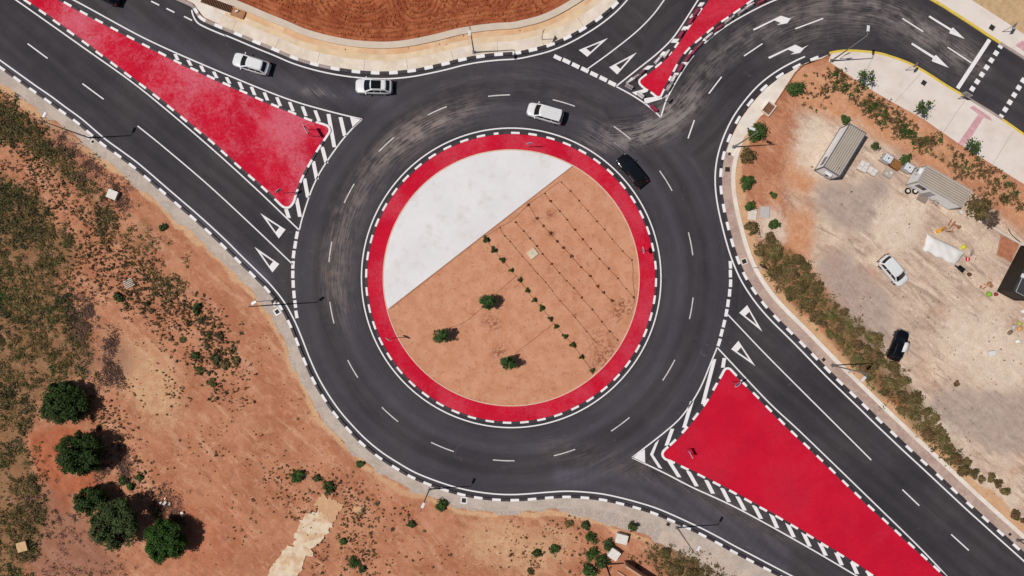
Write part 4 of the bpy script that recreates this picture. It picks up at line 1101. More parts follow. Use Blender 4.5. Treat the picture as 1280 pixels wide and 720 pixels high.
cover('dry_weeds', np.concatenate([scatter_d(W1, 1150, rg, thr=.28, sc=.9, off=1), scatter_d(W2, 1000, rg, thr=.36, sc=.45, off=3), scatter_d(W3, 240, rg, thr=.38, sc=.6, off=9), scatter_d(W4, 560, rg, thr=.42, sc=.4, off=7), scatter_d(W5, 150, rg, thr=.42, sc=.4), scatter_d(W6, 200, rg, thr=.4), scatter_d(W7, 120, rg, thr=.5, sc=.3), scatter_d(ALL_L, 420, rg, thr=.48, sc=.2)]), .18, .085, 15, .07, LEAF_DRY, 'small dry weeds dotted over the orange earth on the left', 'weeds', 4)
cover('dry_weeds', np.concatenate([scatter_d(W2, 260, rg, thr=.44, sc=.35, off=12), scatter_d(W3, 60, rg, thr=.42, sc=.4, off=14), scatter_d(W4, 60, rg, thr=.48, sc=.3, off=17), scatter_d(W1, 90, rg, thr=.4, sc=.5, off=19)]), .3, .17, 20, .09, LEAF_DARK, 'darker leafy weeds among the dry ones on the left', 'weeds', 5)
cover('dry_weeds', np.concatenate([scatter_d(WEEDR, 560, rg, thr=.3, sc=.6, off=4, jit=.35), scatter_d([(990,86),(1038,80),(1060,110),(1010,140),(985,125)], 70, rg, thr=.34, sc=.6)]), .3, .2, 17, .11, LEAF_DRY, 'dry weeds along the inner edge of the wide pavement', 'weeds', 6)
cover('dry_weeds', scatter_d(WEEDR, 90, rg, thr=.46, sc=.35, off=24, jit=.35), .4, .34, 26, .13, LEAF_GREEN, 'greener weed clumps along the wide pavement', 'weeds', 7)
cover('undergrowth', np.concatenate([scatter_d(HEDGE, 900, rg, thr=.25, sc=.5, off=4, jit=.35), scatter_d(SCR_B, 420, rg, thr=.3, sc=.5)]), .22, .26, 20, .10, leafmat('undergrowth_leaf', '#5d4c33', '#77653f', '#5b5a30'), 'brown undergrowth between the shrubs of the eastern belt', 'undergrowth', 8)
TWIG = np.concatenate([scatter_d(p, 260, rg, thr=.4, sc=.5, off=71) for p in DARK_L[:2]]+[scatter_d(p, 160, rg, thr=.42, sc=.5, off=75) for p in DARK_L[2:]]+[scatter_d([(135,215),(160,240),(165,275),(145,260),(125,235)], 120, rg, thr=.35)])
cover('dry_brush', TWIG, .16, .34, 22, .075, leafmat('grey_twig', '#6a4f45', '#85685a'), 'withered grey brushwood lying on the orange earth', 'brushwood', 10)
YD = [(990,200),(1100,230),(1280,330),(1290,600),(1240,640),(1120,470),(1010,320)]
cover('dry_weeds', scatter_d(YD, 90, rg, thr=.5, sc=.3, off=2), .1, .10, 8, .06, LEAF_DRY, 'sparse withered weeds in the dusty yard', 'weeds', 9)
# stones and clods
def stones(name, pts, smin, smax, m, label, seed):
    rg = np.random.default_rng(seed); V = []; F = []
    base = np.array([(1,0,0),(0,1,0),(-1,0,0),(0,-1,0),(0,0,1),(0,0,-1)], float)
    tri_ = [(0,1,4),(1,2,4),(2,3,4),(3,0,4),(1,0,5),(2,1,5),(3,2,5),(0,3,5)]
    for i, (x, y) in enumerate(pts):
        s = smin+(smax-smin)*rg.random()**3; q = base*s*rg.uniform(.6, 1.3, (6, 1))*np.array([1, 1, .7])
        a = rg.uniform(0, 6.28); q = q @ np.array([[math.cos(a), -math.sin(a), 0], [math.sin(a), math.cos(a), 0], [0, 0, 1]])
        V.append(q+np.array([x, y, zw(x, y)+s*.2])); F.append(np.array(tri_)+6*i)
    return tag(npmesh(name, np.concatenate(V), np.concatenate(F), m), label, 'stones', kind='stuff')
STONE = mat('stone', '#c4ab98', .9, .25, 3, .1); CLOD = mat('clod', '#a8674a', .95, .2, 3, .05)
stones('gravel', np.concatenate([scatter_d(YD, 900, rg, thr=.35, sc=.4, off=6), scatter_d([(1110,470),(1180,520),(1150,530)], 60, rg, thr=.2)]), .02, .10, STONE, 'loose pale stones over the dusty yard', 11)
stones('gravel', np.concatenate([scatter_d(ALL_L, 900, rg, thr=.4, sc=.3, off=6)]), .03, .14, CLOD, 'clods and stones over the orange earth', 12)
def fld(n):
    o = scatter_d([(310,-10),(700,-10),(660,25),(560,45),(470,52),(400,40),(340,15)], n, rg, thr=.3, sc=.6, off=9); return o
stones('clods', fld(2600), .04, .17, mat('field_clod', '#9d5738', .95, .3, 3, .05), 'clods of turned red earth in the ploughed field', 13)

# ------------------------------------------------------------------ island planting
def plant_meshes(prefix, leaf, n, r_, h, cnt, size, seed):
    out = []
    for k in range(n):
        rg = np.random.default_rng(seed+k)
        a_ = rg.uniform(0, 6.28, cnt); q_ = r_*1.5*rg.random(cnt)**.75*(.75+.35*np.sin(a_*3+k)); c = np.stack([q_*np.cos(a_), q_*np.sin(a_)*.85, 0*q_], 1); c[:, 2] = rg.random(cnt)*h*np.exp(-(c[:, :2]**2).sum(1)/(r_*1.4)**2)
        v, f = leaf_quads(c, rg.uniform(.6, 1.4, cnt)*size, rg, .4, 1.8)
        out.append(npmesh(prefix, v, f, leaf))
    return out
gp = plant_meshes('bedding_plant', leafmat('bedding_leaf', '#2b3a1a', '#4a5a28'), 3, .26, .55, 120, .14, 400)
dp = plant_meshes('dry_seedling', LEAF_RED, 3, .13, .25, 46, .095, 410)
rowG = [(607.5,299.5),(617,312.5),(628,325),(639,338),(650,350),(659,363),(668,375),(677,385),(688,398.5),(695,408),(706,420),(716,431),(727,446),(740,463)]
row2 = [(625,285),(631,295),(637.5,302),(644.5,310),(653,320.5),(662.5,331),(672,342),(682,353),(690.5,364),(700,376),(710,386.5),(719,397),(733,414),(745,428)]
row3 = [(644.5,278),(654.5,289),(662.5,298),(671,307.5),(678,317.5),(689.5,330),(699,341),(708,351),(717,360),(727,372),(740,387),(752,402),(762,414),(772,425)]
row4 = [(660.5,256.5),(671,273),(679,282.5),(688,291.5),(696,302),(704,309.5),(714,320),(726,334),(737.5,345),(747,358),(754,365.5),(764.5,376)]
row5 = [(681,242),(688,251.5),(699.5,264),(708.6,275),(718.5,287.5),(728,299),(738,311),(749,323.5),(760.5,335.5),(772,348),(782.6,361),(791.5,371.5)]
row6 = [(701.5,228),(713,239),(723.5,251),(734.6,263.5),(746,277),(755.5,287),(765,299),(778,314),(789.5,325)]
used_ = set()
def putp(protos, e, s, label, group, rg, cat, a, b):
    k = int(rg.integers(len(protos))); o = protos[k]
    if o.name in used_: o = o.copy(); COL.objects.link(o)
    else: used_.add(o.name)
    sc = rg.uniform(a, b); o.scale = (sc, sc, sc); o.location = (*P(e, s), .13); o.rotation_euler = (0, 0, rg.uniform(0, 6.28))
    tag(o, label, cat, group)
rg = np.random.default_rng(8)
for e, s in rowG: putp(gp, e, s, 'leafy green plant in the lowest hose row of the island', 'green plants in the lowest hose row', rg, 'plant', .8, 1.25)
ordn = ['in the hose row next to the green plants', 'in the hose row beside the square concrete lid', 'in the reddest hose row', 'in the fifth hose row, second from the right ring', 'in the hose row nearest the upper right ring']
for r_, lb, a, b in ((row2, ordn[0], .4, .65), (row3, ordn[1], .65, 1.0), (row4, ordn[2], .75, 1.35), (row5, ordn[3], .6, .95), (row6, ordn[4], .5, .75)):
    for e, s in r_: putp(dp, e, s, 'tiny dry reddish plant '+lb, 'dry plants '+lb.split(',')[0], rg, 'plant', a, b)
HOSE = mat('drip_hose_rubber', '#6b4034', .8, .2, 3, .2)
def hose(pts, label):
    c = catmull(PL(pts), .5); rgz = np.random.default_rng(len(pts)*7+int(pts[0][0]))
    m = MB(); m.tube([(x+rgz.normal()*.02, y+rgz.normal()*.02, .15) for x, y in c], .022, 5)
    tag(m.build('drip_hose', HOSE), label, 'hose', 'drip hoses on the island')
for pts, lb in ((rowG, 'thin brown drip hose through the leafy green plants'), (row2, 'thin brown drip hose next to the green row'), (row3, 'thin brown drip hose passing the square concrete lid'), (row4, 'thin brown drip hose through the reddest dry plants'), (row5+[(793,375)], 'thin brown drip hose second from the right ring'), (row6, 'short brown drip hose nearest the right part of the ring'),
    ([(604,297.5),(612,292),(626,283.5),(643,273),(658,258),(664,252),(681,241),(700,226.5)], 'brown feeder hose along the edge of the white paving'),
    ([(789.5,325),(791,335),(791,350),(793,373),(789,390)], 'brown feeder hose inside the right part of the red ring'),
    ([(691,405),(672,420),(650,437),(641,446)], 'brown hose leading from the green row to the bottom young tree'),
    ([(645,345),(627,361),(612,373),(600,387),(582,402),(565,409),(557,413)], 'brown hose curving past the upper young tree to the left one')):
    hose(pts, lb)
m = MB(); x, y = P(665.5, 317); a = R(38)
m.box((0, 0, .1), (1.15, 1.05, .2)); lid = MB()
o = m.build('manhole_slab', mat('lid_concrete', '#cfc0a8', .85, .1, 2, dirt='#b39c82'), loc=(x, y, .12), rz=a, bevel=.03)
tag(o, 'square beige concrete lid between two hose rows on the island', 'manhole')
m = MB(); m.tube([(-.12, 0, .2), (-.08, 0, .25), (.08, 0, .25), (.12, 0, .2)], .012, 6); m.build('handle', mat('rust', '#6d4a38', .7, .2), o)

# ================================================================== STREET LAMPS
STEEL = mat('galvanised_steel', '#8d8b8c', .45, .1, 3, .5, .6)
DSTEEL = mat('dark_steel', '#4c4a4c', .5, .1, 3, .5, .4)
LAMPW = mat('lamp_housing', '#d6d6d8', .4, .04, 3, .5)
def make_lamp():
    root = empty('street_lamp', (0, 0, 0))
    m = MB(); m.box((0, 0, .03), (.42, .42, .06)); m.cyl((0, 0, .10), .13, .10, 12)
    for q in range(4): m.cyl((.15*(1 if q & 1 else -1), .15*(1 if q & 2 else -1), .08), .02, .06, 6)
    m.build('base_plate', STEEL, root)
    m = MB(); m.tube([(0, 0, .06), (0, 0, 1.1), (0, 0, 9.0)], [.095, .09, .048], 12); m.build('pole', STEEL, root, smooth=True)
    m = MB(); m.tube([(0, 0, 8.95), (.06, 0, 9.05), (.5, 0, 9.1)], [.045, .04, .035], 8); m.build('arm', STEEL, root, smooth=True)
    m = MB(); m.box((.78, 0, 9.11), (.72, .34, .09), taper=.85); h = m.build('lamp_head', LAMPW, root, bevel=.03)
    m = MB(); m.box((.82, 0, 9.05), (.5, .26, .03)); m.build('lens', mat('lamp_glass', '#b9bcc0', .2, .03, 3, .5), h)
    m = MB(); m.box((.1, 0, 1.0), (.02, .12, .32)); m.build('access_door', DSTEEL, root)
    return root
lp = make_lamp()
for i, (e, s, az, lb) in enumerate((
    (112,172.5,62,'tall grey street lamp on the verge of the upper left road'),
    (344,381,35,'tall grey street lamp beside the left entry of the roundabout'),
    (537,611,65,'tall grey street lamp at the bottom of the roundabout'),
    (846,659,62,'tall grey street lamp on the pale apron at the bottom right'),
    (1040,456.5,225,'tall grey street lamp on the right verge left of the black parked car'),
    (1039,76.5,85,'tall grey street lamp on the wide pavement at the upper bend'),
    (592.5,66,-90,'tall grey street lamp on the cream pavement below the ploughed field'),
    (917,184,160,'tall grey street lamp on the right verge above the green bushes'),
    (1271,674.5,225,'tall grey street lamp at the right edge near the lower corner'))):
    o = lp if i == 0 else copy_tree(lp)
    o.location = (*P(e, s), .13); o.rotation_euler = (0, 0, R(az))
    tag(o, lb, 'street lamp', 'street lamps around the roundabout')
# a concrete pad under the lamps that have one
for e, s, w_ in ((344,383,1.5), (112,172,1.2), (1040,456,1.1), (537,611,.8)):
    pass

# ================================================================== TRAFFIC SIGNS
SIGNW = mat('sign_white', '#e4e4e6', .5, .03); SIGNR = mat('sign_red', '#c0202c', .5, .05); SIGNB = mat('sign_blue', '#2b4f9e', .5, .05); SIGNG = mat('sign_back', '#8f9194', .5, .05, 3, .5, .3)
def shape(kind, r_):
    if kind == 'round': return [(r_*math.cos(a), r_*math.sin(a)) for a in np.linspace(0, 2*math.pi, 25)[:-1]]
    if kind == 'triangle': return [(r_*math.sin(a), r_*math.cos(a)) for a in (0, 2*math.pi/3, 4*math.pi/3)][::-1]
    if kind == 'inverted': return [(r_*math.sin(a), -r_*math.cos(a)) for a in (0, 2*math.pi/3, 4*math.pi/3)]
    return [(-r_, -r_), (r_, -r_), (r_, r_), (-r_, r_)]
def sign(e, s, h, kind, rz, label, face=SIGNW, rim=SIGNR, r_=.45, z0=.13, post=STEEL, two=False):
    root = empty('traffic_sign', (*P(e, s), z0), R(rz), label=label, cat='traffic sign')
    m = MB(); m.tube([(0, 0, -.1), (0, 0, h)], .04, 8); m.build('post', post, root)
    zc = h-r_*(.55 if kind != 'square' else .98)
    def plate(name, sc, y0, y1, mt, z_=zc):
        pg_ = [(x*sc, z*sc) for x, z in shape(kind, r_)]; n = len(pg_); mb = MB()
        vs = [(x, y0, z_+z) for x, z in pg_]+[(x, y1, z_+z) for x, z in pg_]
        mb.add(vs, [tuple(range(n)), tuple(range(n, 2*n))[::-1]]+[(i, n+i, n+(i+1) % n, (i+1) % n) for i in range(n)])
        return mb.build(name, mt, root)
    plate('panel', 1, -.065, -.045, [rim]); plate('face', .8, -.069, -.0651, face); plate('back', .97, -.0449, -.041, SIGNG)
    m = MB(); m.box((0, -.02, zc+.12), (.3, .05, .04)); m.box((0, -.02, zc-.12), (.3, .05, .04)); m.build('bracket', STEEL, root)
    return root
sign(677.5, 50, 3.1, 'triangle', 70, 'red rimmed triangular sign on the cream pavement at the upper entry', r_=.62)
sign(326.7, 376.5, 3.0, 'inverted', 55, 'red rimmed sign beside the lamp at the left entry', r_=.6)
sign(941, 335, 3.1, 'inverted', -50, 'red rimmed sign on the right verge by the entry', r_=.6)
sign(1251.7, 40.3, 2.65, 'square', 60, 'blue and white square sign on the upper right pavement strip', SIGNB, SIGNW, r_=.4)
sign(1131, 88.3, 2.5, 'round', 60, 'reddish round sign on the wide pavement opposite the arrows', SIGNW, SIGNR, r_=.4)
sign(1196, 124, 2.3, 'square', 150, 'white square sign at the end of the stop line', SIGNW, SIGNW, r_=.5)
sign(1049, 74, 2.3, 'round', 20, 'dark sign beside the tall lamp at the upper bend', SIGNB, SIGNG, r_=.4)
sign(357, 241.5, 3.0, 'round', 40, 'round sign at the lower tip of the left red island', SIGNB, SIGNW, r_=.45)
sign(913.5, 477.5, 3.0, 'round', 220, 'round sign at the upper tip of the lower right red island', SIGNB, SIGNW, r_=.45)
sign(661, 184, 2.7, 'round', 10, 'small sign on the red ring at its top', SIGNB, SIGNW, r_=.42)
sign(800, 314, 2.6, 'round', -80, 'small sign on the red ring at its right side', SIGNB, SIGNW, r_=.42)
sign(491, 422.5, 3.3, 'round', 150, 'small sign on the red ring at its lower left', SIGNB, SIGNW, r_=.45)
sign(829, 127, 1.9, 'round', 60, 'low bent sign among the barriers at the tip of the top island', SIGNB, SIGNW, r_=.38, z0=0)
def board(p, q, h, hp, label, z0=.13):
    a = np.array(P(*p)); b = np.array(P(*q)); d = b-a; L = float(np.linalg.norm(d)); c = (a+b)/2
    root = empty('direction_board', (c[0], c[1], z0), math.atan2(d[1], d[0]), label=label, cat='sign board')
    for sx in (-1, 1):
        m = MB(); m.tube([(sx*L*.36, 0, -.1), (sx*L*.36, 0, h)], .045, 8); m.build('post', STEEL, root)
    m = MB(); m.box((0, -.07, h-hp/2), (L, .035, hp)); pn = m.build('panel', SIGNW, root, bevel=.008)
    m = MB(); m.box((0, -.0895, h-hp/2), (L-.08, .004, hp-.08)); m.build('face', SIGNB, pn)
    for zz in (h-hp*.25, h-hp*.75):
        m = MB(); m.box((0, -.045, zz), (L*.9, .02, .05)); m.build('rail', STEEL, root)
board((386,161), (392.5,172.5), 2.55, .75, 'two post sign board at the right corner of the left red island')
board((857.5,560), (862,568.5), 1.75, .6, 'two post sign board at the left corner of the lower right red island')

# ================================================================== PLASTIC BARRIERS ON THE TOP ISLAND
PL_R = mat('barrier_red', '#96304a', .55, .15, 2, .35, dirt='#c08896'); PL_W = mat('barrier_white', '#ddd5d4', .55, .08, 2, .35, dirt='#b5a3a2'); PL_G = mat('barrier_grey', '#a89a9a', .6, .15, 2, .3, dirt='#d5cccb'); PL_D = mat('barrier_faded', '#7c5560', .6, .2, 2, .3, dirt='#3d3236')
def make_barrier(m_):
    root = empty('plastic_barrier', (0, 0, 0))
    prof = [(-.22, 0), (-.22, .10), (-.15, .22), (-.10, .62), (-.085, .70), (.085, .70), (.10, .62), (.15, .22), (.22, .10), (.22, 0)]
    m = MB(); n = len(prof); vs = []; xs = (-.5, -.47, .47, .5)
    for i, x in enumerate(xs):
        k = .92 if i in (0, 3) else 1
        vs += [(x, y*k, z*k) for y, z in prof]
    fs = [tuple(range(n)), tuple(range(3*n, 4*n))[::-1]]
    for i in range(3):
        for j in range(n): fs.append((i*n+j, i*n+(j+1) % n, (i+1)*n+(j+1) % n, (i+1)*n+j))
    m.add(vs, [f[::-1] for f in fs]); m.build('body', m_, root, bevel=.015)
    m = MB(); m.cyl((.28, 0, .715), .05, .03, 10); m.build('filler_cap', DSTEEL, root)
    m = MB(); m.tube([(.52, 0, 0.02), (.52, 0, .6)], .035, 8); m.build('coupling', m_, root)
    for sx in (-.2, .2):
        m = MB(); m.box((sx, 0, .05), (.14, .47, .07)); m.build('forklift_slot', DSTEEL, root)
    return root
bp = {k: make_barrier(v) for k, v in (('r', PL_R), ('w', PL_W), ('g', PL_G), ('d', PL_D))}; bused = set()
left_e = 'on the left side of the top red island'; right_e = 'on the right side of the top red island'; tip_e = 'at the lower tip of the top red island'
cn = {'r': 'red', 'w': 'white', 'g': 'dusty grey', 'd': 'faded dark red'}
for k, e, s, az, where in (('r',863,27,58,left_e),('r',851,44,57,left_e),('w',822,76,50,left_e),('d',801,92,38,left_e),('g',796,96,36,left_e),('w',788,102,30,left_e),('g',786,108.5,-27,tip_e),('w',800,119,-35,tip_e),('r',817,136,-48,tip_e),
    ('r',950.5,3.5,25,right_e),('w',936,8.5,30,right_e),('g',926.5,15.5,33,right_e),('g',910,26.5,35,right_e),('r',897.5,36,36,right_e),('w',885,46.5,42,right_e),('d',873.5,58,48,right_e),('r',859.5,73,54,right_e),('r',850.5,85.5,58,right_e),('w',841.5,99,60,right_e),('g',836,110,62,right_e),('r',869.5,16.5,58,left_e),('w',832.5,68.5,52,left_e),('r',963,-3,22,right_e),('r',867,65,50,right_e)):
    o = bp[k]
    if k in bused: o = copy_tree(o)
    bused.add(k)
    o.location = (*P(e, s), 0.006); o.rotation_euler = (0, 0, R(az+random.uniform(-4, 4)))
    tag(o, f'{cn[k]} plastic road barrier {where}', 'barrier', f'{cn[k]} barriers {where}')
# small debris between them
m = MB()
m.tube([(0, 0, .05), (.5, .25, .06), (.8, .1, .08)], .05, 6); m.tube([(.2, -.2, .05), (.5, .3, .09)], .04, 6); m.box((.55, .1, .05), (.4, .12, .1), .4)
o = m.build('barrier_fragment', PL_W, loc=(*P(829, 123), 0.01), rz=.3); tag(o, 'broken white barrier pieces beside the low bent sign', 'debris')

# ================================================================== VEHICLES
CARW = mat('car_white', '#dcdde0', .28, .02, 1, .5); CARK = mat('car_black', '#0b0c11', .22, .05, 1, .5)
GLASS = mat('car_glass', '#10151b', .08, .03, 1, .6); TRIM = mat('car_trim', '#1a1a1c', .6, .08, 2, .3)
RUB = mat('tyre_rubber', '#1b1b1c', .85, .1, 4, .2); RIM = mat('wheel_rim', '#9a9c9f', .35, .05, 3, .5, .7)
HL = mat('headlight_glass', '#8d949c', .1, .03, 1, .6); TLM = mat('tail_light', '#7d1018', .2, .05, 1, .5); DARKROOF = mat('dark_roof_glass', '#0b0d10', .1, .03, 1, .6)
for mm in (CARW, CARK):
    b_ = mm.node_tree.nodes['Principled BSDF']; b_.inputs['Coat Weight'].default_value = .6; b_.inputs['Coat Roughness'].default_value = .08
def car(e, s, az, L, W, H, paint, label, roof='paint', boxy=0., rails=False, cat='car', name='car', tailtrim=False, hood=.26, glassroof=False):
    hood = hood-.025
    root = empty(name, (*P(e, s), 0.004), R(az), label=label, cat=cat)
    hl, hw = L/2, W/2; bz = H*.60
    st = [(.5,.50,.40,.62),(.493,.66,.30,.74),(.475,.79,.24,.82),(.44,.89,.21,.88),(.39,.945,.20,.925),(.28,.975,.19,.97),(.18,.985,.19,1.0),(0,1,.19,1.02),(-.2,1,.19,1.04),(-.36,.985,.20,1.05),(-.44,.94,.22,1.04),(-.478,.86+.06*boxy,.26,.98),(-.5,.70+.14*boxy,.36,.86)]
    m = MB(); rings = []
    for fx, fw, zb, zt in st:
        w_ = hw*fw; zt_ = bz*zt; zb_ = zb
        half = [(w_*.80, zb_), (w_*.96, zb_+.08), (w_, zb_+(zt_-zb_)*.45), (w_*.985, zb_+(zt_-zb_)*.78), (w_*.93, zt_-.02), (w_*.80, zt_+.012), (w_*.4, zt_+.035)]
        rings.append([(L*fx, y, z) for y, z in half]+[(L*fx, 0, zt_+.042)]+[(L*fx, -y, z) for y, z in half[::-1]])
    n = len(rings[0]); vs = [v for r_ in rings for v in r_]; fs = []
    for i in range(len(rings)-1):
        for j in range(n-1): fs.append((i*n+j, i*n+j+1, (i+1)*n+j+1, (i+1)*n+j))
        fs.append((i*n+n-1, i*n, (i+1)*n, (i+1)*n+n-1))
    fs += [tuple(range(n))[::-1], tuple(range((len(rings)-1)*n, len(rings)*n))]
    m.add(vs, fs)
    body = m.build('body', paint, root, smooth=True, subsurf=1)
    # greenhouse
    def ring(xf, xr, w_, z, bf=.10, br=.05):
        fr = [(-.82), -.42, 0, .42, .82]
        pts = [(xf-bf*(y*y)/.67, y*w_, z) for y in fr]
        pts += [(xf-.16+(xr-xf+.30)*t, w_*(1-.0*t), z) for t in (0, .33, .66, 1)]
        pts += [(xr+br*(y*y)/.67, y*w_, z) for y in fr[::-1]]
        pts += [(xr+.14+(xf-xr-.30)*t, -w_, z) for t in (0, .33, .66, 1)]
        return pts
    xf0, xr0 = L*(.5-hood), -L*(.465+.02*boxy); xf1, xr1 = L*(.5-hood-.195+.05*boxy), -L*(.355+.085*boxy)
    r0 = ring(xf0, xr0, hw*.90, bz*1.03); r1 = ring(xf1, xr1, hw*(.72+.08*boxy), H-.055); r2 = ring(xf1-.14, xr1+.12, hw*(.63+.08*boxy), H-.008, .08, .05)
    n = len(r0); m = MB(); m.add(r0+r1+r2, [(i+k*n, (i+1) % n+k*n, (i+1) % n+(k+1)*n, i+(k+1)*n) for k in range(2) for i in range(n)]+[tuple(range(2*n, 3*n))])
    m.build('cabin', paint, root, bevel=.02)
    def lerp(a, b, t): return tuple(a[k]+(b[k]-a[k])*t for k in range(3))
    def pane(nm, idx, lo=.10, hi=.92, mt=GLASS, off=.012, parent=root, trim=(0, 0)):
        mb = MB(); B0 = [r0[i] for i in idx]; B1 = [r1[i] for i in idx]
        if trim[0]: B0[0] = lerp(B0[0], B0[1], trim[0]); B1[0] = lerp(B1[0], B1[1], trim[0])
        if trim[1]: B0[-1] = lerp(B0[-1], B0[-2], trim[1]); B1[-1] = lerp(B1[-1], B1[-2], trim[1])
        lowr = [Vector(lerp(a, b, lo)) for a, b in zip(B0, B1)]; upr = [Vector(lerp(a, b, hi)) for a, b in zip(B0, B1)]
        nn_ = (lowr[-1]-lowr[0]).cross(upr[0]-lowr[0]).normalized()
        if nn_.z < 0: nn_ = -nn_
        k = len(idx)
        out = [v+nn_*off for v in lowr+upr]; inn = [v-nn_*.03 for v in lowr+upr]
        rim_ = list(range(k))+list(range(2*k-1, k-1, -1))
        F = [(i, i+1, k+i+1, k+i) for i in range(k-1)]+[(rim_[i], rim_[(i+1) % (2*k)], 2*k+rim_[(i+1) % (2*k)], 2*k+rim_[i]) for i in range(2*k)]
        mb.add(out+inn, F)
        return mb.build(nm, mt, parent)
    pane('windscreen', [0, 1, 2, 3, 4], .05, .95); pane('rear_window', [9, 10, 11, 12, 13], .25, .9)
    for ids in ([5, 6], [6, 7], [7, 8], [14, 15], [15, 16], [16, 17]): pane('side_window', ids, .12, .86, trim=(.06, .06))
    if glassroof:
        mb = MB(); w_ = hw*.56; mb.box((xf1-.15-L*.13, 0, H+.004), (L*.27, w_*2, .02)); mb.build('sunroof', DARKROOF, root, bevel=.006)
    # wheels, lights, mirrors
    for sx in (.31, -.30):
        for sy in (-1, 1):
            mb = MB(); mb.cyl((L*sx, sy*(hw-.11), .32), .32, .22, 20, axis='Y'); wh_ = mb.build('wheel', RUB, root, bevel=.03)
            mb = MB(); mb.cyl((L*sx, sy*(hw+.003), .32), .20, .02, 16, axis='Y'); mb.build('rim', RIM, wh_)
    for sy in (-1, 1):
        mb = MB(); mb.box((L*.455, sy*hw*.655, bz*.80), (.20, .24, .10), rz=-sy*.62, ry=.25); mb.build('headlight', HL, root, bevel=.03)
        mb = MB(); mb.box((-L*.482, sy*hw*.76, bz*.86), (.12, .26, .2), rz=sy*.2); mb.build('tail_light', TLM, root, bevel=.02)
        mb = MB(); mb.box((xf0-.32, sy*(hw+.085), bz*1.05), (.13, .2, .13)); mb.tube([(xf0-.3, sy*(hw*.9), bz), (xf0-.32, sy*(hw+.03), bz*1.03)], .025, 6); mb.build('wing_mirror', paint, root, bevel=.03)
    mb = MB(); mb.box((L*.484, 0, .34), (.10, W*.56, .2)); mb.build('bumper', TRIM if boxy > .5 else paint, root, bevel=.04)
    mb = MB(); mb.box((-L*.488, 0, .42), (.12, W*(.72 if not tailtrim else .82), .3)); mb.build('bumper', TRIM if (boxy > .5 or tailtrim) else paint, root, bevel=.05)
    mb = MB(); mb.box((L*.494, 0, .56), (.03, W*.45, .1)); mb.build('grille', TRIM, root)
    if rails:
        for sy in (-1, 1):
            mb = MB(); y_ = sy*hw*(.66+.08*boxy); mb.tube([(xf1-.25, y_, H-.03), (xf1-.45, y_, H+.035), (xr1+.4, y_, H+.035), (xr1+.2, y_, H-.03)], .02, 6); mb.build('roof_rail', STEEL if not boxy else TRIM, root)
    if boxy > .5:
        for k in range(4):
            mb = MB(); mb.box(((xf1+xr1)/2-.05, (-.45+.3*k)*hw, H-.004), (abs(xf1-xr1)-.7, .035, .016)); mb.build('roof_rib', mat('roof_rib_dusty', '#b9b2aa', .6, .1), root)
    return root
car(316.5, 82, 163, 4.65, 1.85, 1.62, CARW, 'white estate car driving left beside the long red island', rails=True)
car(468.5, 110, 178.5, 4.55, 1.88, 1.62, CARW, 'white car with a black glass roof below the ploughed field', glassroof=True, rails=True)
car(681, 143.5, 164, 4.55, 1.84, 1.85, CARW, 'boxy white off-road car above the central island', boxy=1., hood=.22)
car(788.5, 214.5, 129, 4.6, 1.84, 1.50, CARK, 'black car driving round the right side of the central island')
car(133, -6, 155, 4.4, 1.82, 1.5, CARK, 'black car cut off by the upper edge at the left')
car(1113, 338.5, -49.5, 4.2, 1.84, 1.6, CARW, 'white hatchback parked in the dusty yard', boxy=.45, tailtrim=True, hood=.20)
bc = car(1119.5, 431, 69, 3.95, 1.72, 1.52, CARK, 'small black car parked in the dusty yard beside the shrub belt')
# white sheet hanging over the side of the black car
m = MB(); nx, ny = 9, 9; vs = []
for i in range(nx):
    for j in range(ny):
        u = i/(nx-1); v_ = j/(ny-1)
        x = -.75+1.25*u+(.12*math.sin(v_*3)); y = -.18-.88*v_
        k = max(0, v_-.42)/.58
        z = 1.555-.62*k**1.2+.025*math.sin(u*9+v_*5)-.05*max(0, u-.75)*4
        vs.append((x*(1-.12*v_*math.cos(u*3)), y-.12*(k > .0)*k, z))
m.add(vs, [(i*ny+j, (i+1)*ny+j, (i+1)*ny+j+1, i*ny+j+1) for i in range(nx-1) for j in range(ny-1)])
CLOTH = mat('white_cloth', '#e3e0de', .9, .04, 3, .1)
o = m.build('white_sheet', CLOTH, smooth=True, loc=(*P(1119.5, 431), .01), rz=R(69)); sm = o.modifiers.new('Solid', 'SOLIDIFY'); sm.thickness = .012
tag(o, 'crumpled white sheet draped over the side of the small black car', 'sheet')

